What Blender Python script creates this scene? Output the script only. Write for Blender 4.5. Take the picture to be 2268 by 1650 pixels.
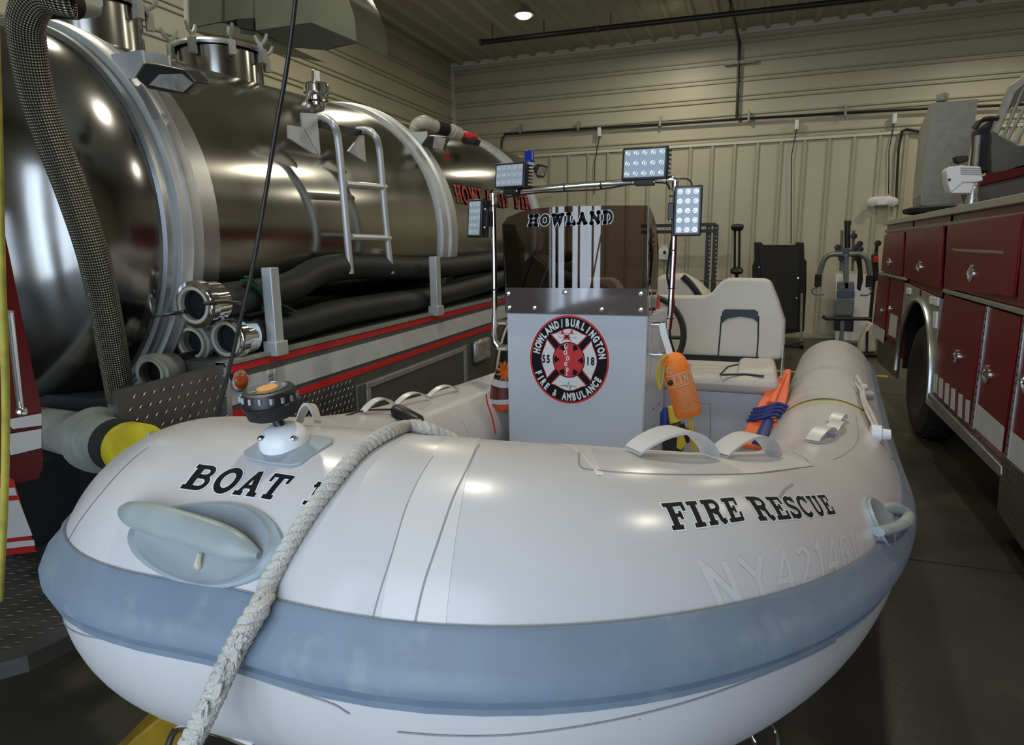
import bpy, bmesh, math, random
import numpy as np
from mathutils import Vector, Matrix
random.seed(4)
for o in list(bpy.data.objects): bpy.data.objects.remove(o)
SC = bpy.context.scene
# ---------------------------------------------------------------- camera
FPX, CX, CY, EYE, ROLL = 1450., 1134., 825., 1.75, .012
pitch = math.atan2(825-552, FPX); yaw = math.atan2(555, math.hypot(FPX, 273))
CF = np.array([-math.sin(yaw)*math.cos(pitch), math.cos(yaw)*math.cos(pitch), -math.sin(pitch)])
_r = np.array([math.cos(yaw), math.sin(yaw), 0.]); _u = np.cross(_r, CF)
CR = math.cos(ROLL)*_r-math.sin(ROLL)*_u; CU = math.sin(ROLL)*_r+math.cos(ROLL)*_u
C0 = np.array([0, 0, EYE])
cam_d = bpy.data.cameras.new('camera'); cam = bpy.data.objects.new('camera', cam_d); SC.collection.objects.link(cam)
M = Matrix.Identity(4)
for i in range(3):
    M[i][0] = CR[i]; M[i][1] = CU[i]; M[i][2] = -CF[i]; M[i][3] = C0[i]
cam.matrix_world = M
cam_d.sensor_fit = 'HORIZONTAL'; cam_d.sensor_width = 36; cam_d.lens = 36*FPX/2268; cam_d.clip_start = .02
SC.camera = cam
# ---------------------------------------------------------------- world, light, exposure
W = bpy.data.worlds.new('world'); SC.world = W; W.use_nodes = True
W.node_tree.nodes['Background'].inputs[0].default_value = (.55, .72, 1, 1)
W.node_tree.nodes['Background'].inputs[1].default_value = 1.0
SC.view_settings.view_transform = 'Standard'; SC.view_settings.look = 'None'
SC.view_settings.exposure = -0.2; SC.view_settings.gamma = 1; SC.view_settings.use_curve_mapping = False
def area(name, loc, rot, sx, sy, power, col):
    l = bpy.data.lights.new(name, 'AREA'); l.shape = 'RECTANGLE'; l.size = sx; l.size_y = sy; l.energy = power; l.color = col
    o = bpy.data.objects.new(name, l); o.location = loc; o.rotation_euler = rot; SC.collection.objects.link(o); return o
# daylight through the bay door behind the camera, plus unseen openings added as fill
DOOR = (-2.58, -1.90, -2.6, 4.1)        # x0, x1, y, height
DAY = (.72, .86, 1)
HOLES = [(DOOR[0], DOOR[1], 0, 4.1, 75), (-4.5, -3.5, .3, 2.3, 14), (-1.25, 1.3, 0, 4.3, 155)]  # left opening put in for the tank reflection, wide one added to brighten boat
for x0_, x1_, z0_, z1_, pw in HOLES:
    area('daylight_and_fill', ((x0_+x1_)/2, DOOR[2]-.15, (z0_+z1_)/2), (math.radians(90), 0, 0), x1_-x0_, z1_-z0_, pw, DAY)
def lamp(x, y, z, p, r=.13, col=(1, .93, .74)):
    l = bpy.data.lights.new('high_bay_lamp', 'AREA'); l.shape = 'DISK'; l.size = r*2; l.energy = p; l.color = col
    o = bpy.data.objects.new('high_bay_lamp', l); o.location = (x, y, z); SC.collection.objects.link(o)
LAMPS = [(-4.2, 8.2), (.9, 8.2), (5.0, 8.2), (-4.2, 3.2), (-.9, 2.2), (3.2, 3.2), (-1.6, 12.0), (3.3, 12.0)]
for x, y in LAMPS: lamp(x, y, 5.45, 60)
# ---------------------------------------------------------------- helpers
def V3(p): return np.asarray(p, float)
def ray(x, y): return CF+CR*(x-CX)/FPX-CU*(y-CY)/FPX
def Zp(x, y, z): d = ray(x, y); return C0+d*(z-EYE)/d[2]
def Yp(x, y, Y): d = ray(x, y); return C0+d*Y/d[1]
def Xp(x, y, X): d = ray(x, y); return C0+d*X/d[0]
def Pl(x, y, p0, n): d = ray(x, y); n = V3(n); return C0+d*(np.dot(V3(p0)-C0, n)/np.dot(d, n))
MATS = {}
def mat(name, col, rough=.5, metal=0., var=0., vs=6., bump=0., bs=60., coat=0., spec=.5, emit=None, es=0., dirt=None, trans=0., alpha=1., aniso=0.):
    m = bpy.data.materials.new(name); m.use_nodes = True; nt = m.node_tree; N = nt.nodes; L = nt.links
    b = N['Principled BSDF']
    b.inputs['Base Color'].default_value = (*col, 1); b.inputs['Roughness'].default_value = rough
    b.inputs['Metallic'].default_value = metal; b.inputs['Coat Weight'].default_value = coat
    b.inputs['Coat Roughness'].default_value = .08
    b.inputs['Specular IOR Level'].default_value = spec; b.inputs['Alpha'].default_value = alpha
    b.inputs['Transmission Weight'].default_value = trans
    if emit: b.inputs['Emission Color'].default_value = (*emit, 1); b.inputs['Emission Strength'].default_value = es
    if var or bump or dirt: tc = N.new('ShaderNodeTexCoord')
    if var:
        n = N.new('ShaderNodeTexNoise'); n.inputs['Scale'].default_value = vs; n.inputs['Detail'].default_value = 5
        L.new(tc.outputs['Object'], n.inputs['Vector'])
        mr = N.new('ShaderNodeMapRange'); mr.inputs[1].default_value = .3; mr.inputs[2].default_value = .7
        mr.inputs[3].default_value = 1-var; mr.inputs[4].default_value = 1+var*.4
        L.new(n.outputs['Fac'], mr.inputs[0])
        mx = N.new('ShaderNodeMix'); mx.data_type = 'RGBA'; mx.blend_type = 'MULTIPLY'; mx.inputs[0].default_value = 1
        mx.inputs[6].default_value = (*col, 1); L.new(mr.outputs[0], mx.inputs[7])
        src = mx.outputs[2]
        if dirt:
            n2 = N.new('ShaderNodeTexNoise'); n2.inputs['Scale'].default_value = vs*2.3; n2.inputs['Detail'].default_value = 8
            L.new(tc.outputs['Object'], n2.inputs['Vector'])
            m2 = N.new('ShaderNodeMapRange'); m2.inputs[1].default_value = .58; m2.inputs[2].default_value = .8; m2.inputs[4].default_value = .55
            L.new(n2.outputs['Fac'], m2.inputs[0])
            mx2 = N.new('ShaderNodeMix'); mx2.data_type = 'RGBA'; L.new(m2.outputs[0], mx2.inputs[0])
            L.new(src, mx2.inputs[6]); mx2.inputs[7].default_value = (*dirt, 1); src = mx2.outputs[2]
        L.new(src, b.inputs['Base Color'])
        mr2 = N.new('ShaderNodeMapRange'); mr2.inputs[3].default_value = max(rough-.06, .02); mr2.inputs[4].default_value = rough+.08
        L.new(n.outputs['Fac'], mr2.inputs[0]); L.new(mr2.outputs[0], b.inputs['Roughness'])
    if bump:
        n = N.new('ShaderNodeTexNoise'); n.inputs['Scale'].default_value = bs; n.inputs['Detail'].default_value = 4
        L.new(tc.outputs['Object'], n.inputs['Vector'])
        bp = N.new('ShaderNodeBump'); bp.inputs['Strength'].default_value = bump; bp.inputs['Distance'].default_value = .01
        L.new(n.outputs['Fac'], bp.inputs['Height']); L.new(bp.outputs[0], b.inputs['Normal'])
    MATS[name] = m; return m
mat('siding', (.50, .475, .36), .42, 0, .05, 1.5)
mat('siding_rib', (.42, .40, .30), .42)
mat('ceil', (.42, .41, .31), .5, 0, .06, 2)
mat('trim', (.66, .64, .54), .5)
mat('floor', (.060, .054, .040), .36, 0, .45, 1.1, .08, 30, dirt=(.17, .145, .08))
mat('floor_line', (.55, .38, .03), .5, 0, .3, 8)
mat('pvc', (.62, .60, .61), .25, 0, .04, 3, .02, 25, spec=.5, dirt=(.60, .575, .555))
mat('pvc_under', (.80, .80, .80), .38, 0, .05, 3)
mat('seam', (.67, .65, .645), .3)
mat('seam_dark', (.30, .29, .29), .6)
mat('strake', (.205, .262, .335), .42, 0, .14, 7, .05, 40, dirt=(.36, .40, .42))
mat('pad', (.33, .38, .42), .4, 0, .12, 9, .04, 40)
mat('pad_handle', (.36, .42, .43), .38, 0, .25, 9, dirt=(.30, .27, .2))
mat('black', (.012, .012, .014), .4)
mat('blackmatte', (.01, .01, .01), .75)
mat('ink', (.006, .007, .010), .6, spec=.2)
mat('white', (.85, .87, .9), .4)
mat('ghost', (.655, .635, .645), .3)
mat('rope', (.66, .63, .58), .9, 0, .2, 30, .6, 300)
mat('deck', (.45, .45, .47), .55, 0, .1, 5)
mat('gel', (.62, .68, .78), .22, 0, .02, 2, coat=.3)
mat('gelside', (.55, .56, .62), .3)
mat('vinyl', (.60, .56, .50), .5, 0, .05, 6, .08, 90)
mat('vinyl_dark', (.02, .022, .03), .5)
mat('chrome', (.85, .86, .88), .07, 1)
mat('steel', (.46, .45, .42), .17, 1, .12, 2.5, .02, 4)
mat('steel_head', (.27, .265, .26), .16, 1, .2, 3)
mat('alu', (.62, .64, .66), .33, 1, .1, 6)
mat('alu_flat', (.58, .60, .62), .45, .6, .1, 6)
mat('galv', (.34, .35, .32), .55, .5, .18, 14)
mat('duct', (.17, .18, .13), .5, .3, .12, 4)
mat('duct_dark', (.02, .02, .018), .7)
mat('red', (.15, .003, .012), .26, 0, .1, 2, spec=.3)
mat('redstripe', (.6, .012, .015), .4)
mat('maroon', (.10, .006, .008), .3)
mat('redletter', (.50, .02, .015), .45)
mat('panelgrey', (.10, .10, .09), .45, .2, .15, 5)
mat('plate', (.17, .17, .16), .35, .8, .25, 8)
mat('refl', (.55, .56, .58), .45, 0, .1, 8)
mat('hose', (.014, .015, .016), .55, 0, .3, 8)
mat('hose_ring', (.45, .43, .36), .5)
mat('inner', (.004, .004, .004), .9)
mat('rubber', (.016, .015, .015), .7, 0, .3, 8)
mat('pipeblk', (.014, .013, .012), .45)
mat('pipered', (.12, .03, .02), .5)
mat('pvcpipe', (.55, .52, .42), .35)
mat('orange', (.95, .24, .03), .6, 0, .12, 18, .12, 60)
mat('orange2', (.85, .13, .02), .45, 0, .1, 8)
mat('blue', (.01, .035, .22), .5, 0, .2, 20)
mat('bluebeacon', (.01, .04, .5), .25)
mat('yellow', (.72, .52, .04), .5, 0, .2, 14)
mat('yellowcap', (.62, .50, .02), .4, 0, .25, 14)
mat('hoseyellow', (.42, .36, .05), .7, 0, .35, 25)
mat('amber', (.40, .07, .01), .15, coat=.6)
mat('amberdome', (.85, .40, .10), .5)
mat('lens', (.42, .50, .60), .45, .1)
mat('ledcup', (.85, .87, .9), .18, .5)
mat('leddot', (.95, .95, .88), .3)
mat('glasslamp', (.40, .38, .35), .12, .3, .3, 20)
mat('clearplastic', (.25, .26, .28), .1, .2)
mat('whiteplastic', (.80, .82, .86), .35)
mat('padgrey', (.40, .43, .46), .4)
mat('emred', (.70, .03, .04), .4)
mat('lampglow', (1, 1, 1), .5, emit=(1, .96, .82), es=14)
mat('gymgrey', (.16, .17, .17), .4, .3)
mat('gymblue', (.05, .09, .16), .4)
mat('gympad', (.13, .15, .16), .6)
mat('cream', (.6, .56, .45), .6, 0, .2, 10)
mat('strapgreen', (.01, .08, .02), .7)
mat('woodtrailer', (.30, .18, .01), .5, 0, .3, 10)
mat('tag', (.6, .04, .05), .5)
def specks(m, sc, th, col):
    nt = m.node_tree; N = nt.nodes; L = nt.links; b = N['Principled BSDF']; src = b.inputs['Base Color'].links[0].from_socket
    tc = N.new('ShaderNodeTexCoord'); v = N.new('ShaderNodeTexVoronoi'); v.inputs['Scale'].default_value = sc; L.new(tc.outputs['Object'], v.inputs['Vector'])
    c = N.new('ShaderNodeMath'); c.operation = 'LESS_THAN'; c.inputs[1].default_value = th; L.new(v.outputs['Distance'], c.inputs[0])
    mx = N.new('ShaderNodeMix'); mx.data_type = 'RGBA'; L.new(c.outputs[0], mx.inputs[0]); L.new(src, mx.inputs[6]); mx.inputs[7].default_value = (*col, 1); L.new(mx.outputs[2], b.inputs['Base Color'])
specks(MATS['pvc'], 9, .016, (.2, .16, .14)); specks(MATS['strake'], 7, .02, (.08, .08, .09))
# braided jacket of the big flexible hose
def braid_mat():
    m = bpy.data.materials.new('braid'); m.use_nodes = True; N = m.node_tree.nodes; L = m.node_tree.links; b = N['Principled BSDF']
    uv = N.new('ShaderNodeUVMap'); uv.uv_map = 'UVMap'; sx = N.new('ShaderNodeSeparateXYZ'); L.new(uv.outputs[0], sx.inputs[0])
    def math_(op, a, c):
        q = N.new('ShaderNodeMath'); q.operation = op
        for i, t in enumerate((a, c)):
            if t is None: continue
            if isinstance(t, (int, float)): q.inputs[i].default_value = t
            else: L.new(t, q.inputs[i])
        return q.outputs[0]
    s = []
    for sg in (1, -1):
        a = math_('MULTIPLY', sx.outputs[0], 20.*2*math.pi); c = math_('MULTIPLY', sx.outputs[1], 340.*sg)
        s.append(math_('SINE', math_('ADD', a, c), None))
    pr = math_('MULTIPLY', s[0], s[1]); mr = N.new('ShaderNodeMapRange'); mr.inputs[1].default_value = -.2; mr.inputs[2].default_value = .7
    L.new(pr, mr.inputs[0]); rp = N.new('ShaderNodeMix'); rp.data_type = 'RGBA'; L.new(mr.outputs[0], rp.inputs[0])
    rp.inputs[6].default_value = (.03, .026, .018, 1); rp.inputs[7].default_value = (.42, .39, .30, 1)
    L.new(rp.outputs[2], b.inputs['Base Color']); b.inputs['Metallic'].default_value = .75; b.inputs['Roughness'].default_value = .38
    bp = N.new('ShaderNodeBump'); bp.inputs['Strength'].default_value = .8; bp.inputs['Distance'].default_value = .004
    L.new(pr, bp.inputs['Height']); L.new(bp.outputs[0], b.inputs['Normal']); MATS['braid'] = m
braid_mat()
def tint_mat(name, tint, gl=.06):
    m = bpy.data.materials.new(name); m.use_nodes = True; N = m.node_tree.nodes; L = m.node_tree.links; N.clear()
    o = N.new('ShaderNodeOutputMaterial'); t = N.new('ShaderNodeBsdfTransparent'); t.inputs[0].default_value = (*tint, 1)
    g = N.new('ShaderNodeBsdfGlossy'); g.inputs['Roughness'].default_value = .01; g.inputs[0].default_value = (1, 1, 1, 1)
    f = N.new('ShaderNodeFresnel'); f.inputs[0].default_value = 1.5
    mx = N.new('ShaderNodeMixShader'); L.new(f.outputs[0], mx.inputs[0]); L.new(t.outputs[0], mx.inputs[1]); L.new(g.outputs[0], mx.inputs[2])
    L.new(mx.outputs[0], o.inputs[0]); MATS[name] = m
tint_mat('smoke', (.50, .44, .43)); tint_mat('clear', (.8, .85, .85))

class MB:
    def __init__(s): s.v = []; s.f = []; s.uv = None
    def add(s, vs, fs):
        k = len(s.v); s.v += [tuple(map(float, p)) for p in vs]; s.f += [tuple(i+k for i in f) for f in fs]; return s
    def quad(s, a, b, c, d): return s.add([a, b, c, d], [(0, 1, 2, 3)])
    def box(s, x0, x1, y0, y1, z0, z1):
        return s.add([(x0, y0, z0), (x1, y0, z0), (x1, y1, z0), (x0, y1, z0), (x0, y0, z1), (x1, y0, z1), (x1, y1, z1), (x0, y1, z1)],
                     [(3, 2, 1, 0), (4, 5, 6, 7), (0, 1, 5, 4), (1, 2, 6, 5), (2, 3, 7, 6), (3, 0, 4, 7)])
    def prism(s, poly, off):
        """polygon (list of 3d points) pushed along vector off"""
        poly = [V3(p) for p in poly]; n = len(poly); off = V3(off)
        vs = poly+[p+off for p in poly]
        fs = [tuple(range(n)), tuple(range(2*n-1, n-1, -1))]+[(i, i+n, (i+1) % n+n, (i+1) % n) for i in range(n)]
        return s.add(vs, fs)
    def sweep(s, path, rad, n=12, closed=False, caps=True, sx=1., up=(0, 0, 1), prof=None, uv=False):
        P = np.array([V3(p) for p in path]); m = len(P)
        R = np.full(m, rad) if np.isscalar(rad) else np.array(rad)
        T = np.gradient(P, axis=0) if not closed else (np.roll(P, -1, 0)-np.roll(P, 1, 0))
        T /= np.linalg.norm(T, axis=1)[:, None]+1e-12
        u = V3(up)
        if abs(np.dot(T[0], u)) > .95: u = V3((1, 0, 0))
        Nn = np.cross(T[0], u); Nn /= np.linalg.norm(Nn)
        k0 = len(s.v); uvs = []
        d = 0
        for i in range(m):
            if i:
                Nn = Nn-T[i]*np.dot(Nn, T[i]); Nn /= np.linalg.norm(Nn)+1e-12
                d += np.linalg.norm(P[i]-P[i-1])
            B = np.cross(T[i], Nn)
            pr = prof or [(math.cos(2*math.pi*j/n)*sx, math.sin(2*math.pi*j/n)) for j in range(n)]
            for a, b in pr: s.v.append(tuple(P[i]+(Nn*a+B*b)*R[i]))
        n = len(prof) if prof else n
        for i in range(m if closed else m-1):
            for j in range(n):
                a = k0+i*n+j; b = k0+i*n+(j+1) % n; c = k0+((i+1) % m)*n+(j+1) % n; e = k0+((i+1) % m)*n+j
                s.f.append((a, b, c, e))
        if caps and not closed:
            s.f.append(tuple(k0+j for j in range(n))[::-1]); s.f.append(tuple(k0+(m-1)*n+j for j in range(n)))
        return s
    def lathe(s, base, axis, prof, n=24, a0=0, a1=2*math.pi, cap=True):
        """prof: (distance along axis, radius)"""
        ax = V3(axis); ax /= np.linalg.norm(ax); t = V3((1, 0, 0)) if abs(ax[0]) < .8 else V3((0, 1, 0))
        e1 = np.cross(ax, t); e1 /= np.linalg.norm(e1); e2 = np.cross(ax, e1); k = len(s.v)
        for h, r in prof:
            for j in range(n):
                a = a0+(a1-a0)*j/n; s.v.append(tuple(V3(base)+ax*h+(e1*math.cos(a)+e2*math.sin(a))*max(r, 1e-4)))
        for i in range(len(prof)-1):
            for j in range(n): s.f.append((k+i*n+j, k+i*n+(j+1) % n, k+(i+1)*n+(j+1) % n, k+(i+1)*n+j))
        if cap: s.f.append(tuple(k+j for j in range(n))[::-1]); s.f.append(tuple(k+(len(prof)-1)*n+j for j in range(n)))
        return s
    def ball(s, c, rx, ry=None, rz=None, n=14, m=8):
        ry = ry or rx; rz = rz or rx; k = len(s.v); c = V3(c)
        for i in range(m+1):
            t = math.pi*i/m
            for j in range(n):
                a = 2*math.pi*j/n; s.v.append((c[0]+rx*math.sin(t)*math.cos(a)+0, c[1]+ry*math.sin(t)*math.sin(a), c[2]+rz*math.cos(t)))
        for i in range(m):
            for j in range(n): s.f.append((k+i*n+j, k+(i+1)*n+j, k+(i+1)*n+(j+1) % n, k+i*n+(j+1) % n))
        return s
    def grid(s, fn, us, vs):
        k = len(s.v); nv = len(vs)
        for u in us:
            for v in vs: s.v.append(tuple(map(float, fn(u, v))))
        for i in range(len(us)-1):
            for j in range(nv-1): s.f.append((k+i*nv+j, k+(i+1)*nv+j, k+(i+1)*nv+j+1, k+i*nv+j+1))
        return s
    def build(s, name, m, parent=None, smooth=False, bevel=0, seg=2, subsurf=0, solid=0, normals=True):
        me = bpy.data.meshes.new(name); me.from_pydata(s.v, [], s.f); me.update()
        if normals:
            b = bmesh.new(); b.from_mesh(me); bmesh.ops.remove_doubles(b, verts=b.verts, dist=1e-6)
            bmesh.ops.recalc_face_normals(b, faces=b.faces); b.to_mesh(me); b.free()
        o = bpy.data.objects.new(name, me); SC.collection.objects.link(o)
        me.materials.append(MATS[m] if isinstance(m, str) else m)
        if smooth:
            me.polygons.foreach_set('use_smooth', [True]*len(me.polygons)); me.set_sharp_from_angle(angle=math.radians(42))
        if solid:
            q = o.modifiers.new('s', 'SOLIDIFY'); q.thickness = solid; q.offset = 0
        if bevel:
            q = o.modifiers.new('b', 'BEVEL'); q.width = bevel; q.segments = seg; q.limit_method = 'ANGLE'
            me.polygons.foreach_set('use_smooth', [True]*len(me.polygons)); me.set_sharp_from_angle(angle=math.radians(60))
        if subsurf:
            q = o.modifiers.new('u', 'SUBSURF'); q.levels = subsurf; q.render_levels = subsurf
            me.polygons.foreach_set('use_smooth', [True]*len(me.polygons))
        if parent is not None:
            o.parent = parent; o.matrix_parent_inverse = parent.matrix_basis.inverted()
        return o
def tag(o, label, cat, group=None, kind=None):
    if label: o['label'] = label
    if cat: o['category'] = cat
    if group: o['group'] = group
    if kind: o['kind'] = kind
    return o
def thing(name, loc, label, cat, group=None):
    o = bpy.data.objects.new(name, None); o.location = tuple(map(float, loc)); o.empty_display_size = .05; SC.collection.objects.link(o)
    return tag(o, label, cat, group)
def struct(o): o['kind'] = 'structure'; return o
def lab(o, l): o['label'] = l; return o
def rep(o, loc, parent, rot=None, scale=None):
    """linked copy of a mesh part authored around the origin"""
    c = o.copy(); SC.collection.objects.link(c); c.parent = parent
    c.matrix_parent_inverse = parent.matrix_basis.inverted(); c.location = tuple(map(float, loc))
    if rot is not None: c.rotation_euler = rot
    if scale is not None: c.scale = scale
    return c
def spline(pts, n=12):
    P = [V3(p) for p in pts]; P = [2*P[0]-P[1]]+P+[2*P[-1]-P[-2]]; out = []
    for i in range(1, len(P)-2):
        for k in range(n):
            t = k/n; a, b, c, d = P[i-1:i+3]
            out.append(.5*((2*b)+(-a+c)*t+(2*a-5*b+4*c-d)*t*t+(-a+3*b-3*c+d)*t**3))
    out.append(P[-2]); return out

# ================================================================ SETTING
YB, ZC, XL, XR, YF = 13.8, 5.72, -6.5, 7.2, DOOR[2]
ZT = 3.72
struct(MB().box(XL, XR, YF-3, YB, -.1, 0).build('floor', 'floor'))
wb = struct(MB().box(XL-.1, XR+.1, YB, YB+.1, 0, ZC+.1).build('wall_back', 'siding'))
wl = struct(MB().box(XL-.1, XL, YF, YB, 0, ZC+.1).build('wall_left', 'siding'))
wr = struct(MB().box(XR, XR+.1, YF, YB, 0, ZC+.1).build('wall_right', 'siding'))
ce = struct(MB().box(XL, XR, YF, YB, ZC, ZC+.1).build('ceiling', 'ceil'))
m = MB()
for a, b, c, e in ((XL-.1, -4.5, 0, ZC+.1), (-3.5, DOOR[0], 0, ZC+.1), (DOOR[1], -1.25, 0, ZC+.1), (1.3, XR+.1, 0, ZC+.1), (-4.5, -3.5, 2.3, ZC+.1), (-4.5, -3.5, 0, .3), (DOOR[0], DOOR[1], 4.1, ZC+.1), (-1.25, 1.3, 4.3, ZC+.1)): m.box(a, b, YF-.1, YF, c, e)
wf = struct(m.build('wall_front', 'siding'))  # cut for the bay door and the added light openings
for x, w_ in ((-2.50, .03), (-2.38, .10), (-2.2, .02), (-2.02, .02), (-.5, .06), (.4, .06)): MB().box(x, x+w_, YF-.06, YF-.02, 0, 4.1).build('door_post', 'blackmatte', wf)
# vertical ribs of the lower back wall
rib = MB().box(-.02, .02, -.035, 0, 0, ZT).add([(-.05, 0, 0), (-.02, -.035, 0), (-.02, -.035, ZT), (-.05, 0, ZT), (.05, 0, 0), (.02, -.035, 0), (.02, -.035, ZT), (.05, 0, ZT)], [(0, 1, 2, 3), (4, 5, 6, 7)])
r0 = rib.build('siding_rib', 'siding_rib', wb); r0.location = (-5.9, YB, 0)
x = -5.9+.41
while x < XR-.1: rep(r0, (x, YB, 0), wb); x += .41
# horizontal ribs of the upper walls
def hr(L, ax):
    m = MB()
    for dz in (0, .075):
        for a, b, c, d in (((0, dz-.022), (.03, dz-.01), (.03, dz+.01), (0, dz+.022)),):
            if ax == 'x': m.add([(0, -a[0], a[1]), (0, -b[0], b[1]), (0, -c[0], c[1]), (0, -d[0], d[1]), (L, -a[0], a[1]), (L, -b[0], b[1]), (L, -c[0], c[1]), (L, -d[0], d[1])], [(0, 4, 5, 1), (1, 5, 6, 2), (2, 6, 7, 3)])
            else: m.add([(a[0], 0, a[1]), (b[0], 0, b[1]), (c[0], 0, c[1]), (d[0], 0, d[1]), (a[0], L, a[1]), (b[0], L, b[1]), (c[0], L, c[1]), (d[0], L, d[1])], [(0, 4, 5, 1), (1, 5, 6, 2), (2, 6, 7, 3)])
    return m
h0 = hr(XR-XL, 'x').build('siding_rib', 'siding_rib', wb); h0.location = (XL, YB, ZT+.02)
for k in range(1, 6): rep(h0, (XL, YB, ZT+.08+.335*k), wb)
g0 = hr(YB-YF, 'y').build('siding_rib', 'siding_rib', wl); g0.location = (XL, YF, .35)
for k in range(1, 16): rep(g0, (XL, YF, .35+.345*k), wl)
struct(MB().box(XL, XL+.07, YB-.07, YB, 0, ZC).build('trim_1', 'trim'))
struct(MB().box(XL, XR, YB-.05, YB-.001, ZC-.1, ZC).build('trim_2', 'trim'))
struct(MB().box(XL, XR, YB-.045, YB-.001, ZT-.05, ZT).build('trim_3', 'trim'))
struct(MB().box(XL, XR, YB-.03, YB-.001, 0, .09).build('baseboard_back', 'siding_rib'))
# ceiling ribs run away from the camera
c0 = MB().add([(-.07, 0, 0), (-.03, 0, -.06), (.03, 0, -.06), (.07, 0, 0), (-.07, YB-YF, 0), (-.03, YB-YF, -.06), (.03, YB-YF, -.06), (.07, YB-YF, 0)], [(0, 4, 5, 1), (1, 5, 6, 2), (2, 6, 7, 3), (0, 1, 2, 3), (4, 5, 6, 7)]).build('ceiling_rib', 'ceil', ce)
c0.location = (XL+.25, YF, ZC)
x = XL+.66
while x < XR: rep(c0, (x, YF, ZC), ce); x += .41
# painted lines and a joint in the floor
fl = struct(MB().box(-2.0, 1.7, 9.86, 9.96, 0, .003).build('trim_4', 'floor_line'))
struct(MB().box(-1.2, 5, 1.55, 1.562, 0, .002).build('trim_5', 'blackmatte'))
struct(MB().box(-.55, 5, 4.0, 4.012, 0, .002).build('trim_6', 'blackmatte'))
# pipes
def pipe(name, pts, r, m, label, cat, n=8):
    o = MB().sweep(pts, r, n).build(name, m, None, True); return tag(o, label, cat)
YW = YB-.1
p = [Yp(x, y, YW) for x, y in ((1110, 335), (1111, 312), (1118, 297))]+[Yp(1632, 264, YW), Yp(2060, 240, YW), Yp(2268, 231, YW)]
pm = thing('air_pipe', (0, YW, 3.9), 'thin black pipe clipped across the back wall above the panel joint', 'pipe')
pi = MB().sweep(p, .024, 8).build('pipe_run', 'pipeblk', pm, True)
hg = None
for px in (1153, 1281, 1462, 1658, 1872):
    q = Yp(px, 264-(px-1632)*.056, YW)
    MB().box(q[0]-.02, q[0]+.02, YW-.03, YB-.04, q[2]-.05, q[2]+.14).build('pipe_clip', 'galv', pm)
p = [Zp(1617, 0, ZC-.1), Yp(1638, 97, YW), Yp(1636, 150, YW), Yp(1632, 264, YW)]
pm2 = thing('drop_pipe', (Yp(1632, 264, YW)), 'black pipe dropping from the ceiling to the pipe along the wall', 'pipe')
MB().sweep(p, .028, 8).build('pipe_run', 'pipeblk', pm2, True)
q = Yp(1639, 138, YW); MB().box(q[0]-.28, q[0]+.28, YW-.02, YB-.04, q[2]-.025, q[2]+.025).build('cross_bracket', 'galv', pm2)
a = Zp(1066, 94, ZC-.3); b = Zp(1325, 64, ZC-.3); c = Zp(2080, -20, ZC-.3)
pm3 = thing('gas_pipe', a, 'thick black gas pipe with red couplings hung below the ceiling', 'pipe')
MB().sweep([a, b, c+(c-b)*.5], .045, 10).build('pipe_run', 'pipeblk', pm3, True)
for px, py in ((1066, 94), (1325, 64)):
    q = Zp(px, py, ZC-.3); MB().sweep([q-(b-a)*.012, q+(b-a)*.012], .058, 10).build('coupling', 'pipered', pm3, True)
for t in (.1, .55, 1.1, 2., 3.):
    q = a+(b-a)*t; MB().sweep([q, q+V3((0, 0, .3))], .008, 6).build('hanger', 'pipeblk', pm3)
# wall fans / wires at the panel joint
for i, (px, py, y2) in enumerate(((1328, 300, 430), (1764, 285, 540), (1980, 272, 430))):
    t = thing('wall_cable', Yp(px, py, YB-.08), ('thin cable with white end box above the left work lights', 'thin cable with white end box over the black treadmill', 'thin cable with white end box running down to the emergency light')[i], 'cable')
    q = Yp(px, py, YB-.08); MB().box(q[0]-.035, q[0]+.035, q[1]-.06, q[1]+.06, q[2]-.02, q[2]+.15).build('end_box', 'whiteplastic', t, bevel=.01)
    MB().sweep([q, Yp(px-3, py+18, YB-.05), Yp(px-11, py+60, YB-.05), Yp(px-12, y2, YB-.05)], .009, 6).build('cable', 'pipeblk', t)
t = thing('conduit', Yp(1990, 460, YB-.06), 'dark bent conduit standing out beside the emergency light', 'pipe')
MB().sweep([Yp(*q, YB-.08) for q in ((2045, 292), (2008, 286), (1998, 290), (1990, 330), (1984, 458))], .022, 8).build('pipe_run', 'pipeblk', t, True)
# emergency light
t = thing('emergency_light', Yp(1952, 448, YB-.08), 'white twin-head emergency light on the back wall', 'light')
MB().box(*[v for k in range(1) for v in (Yp(1932, 448, YB)[0], Yp(1972, 448, YB)[0], YB-.13, YB-.03, Yp(1952, 456, YB)[2], Yp(1952, 436, YB)[2])]).build('housing', 'whiteplastic', t, bevel=.02)
for px in (1931, 1976):
    MB().lathe(Yp(px, 446, YB-.1), (0, -1, -.2), [(0, .05), (.08, .085), (.09, .07), (.091, 0)], 16).build('lamp_head', 'whiteplastic', t, True)
# ceiling lamp in view
q = Zp(1160, 37, ZC-.2)
t = thing('ceiling_light', q, 'glowing round lamp hanging under the ribbed ceiling', 'light')
MB().lathe(q, (0, 0, 1), [(-.03, .0), (-.02, .09), (0, .12), (.02, .13)], 20).build('bulb', 'lampglow', t, True)
MB().lathe(q, (0, 0, 1), [(.02, .17), (.05, .16), (.14, .06), (.2, .04)], 20).build('shade', 'galv', t, True)

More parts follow.
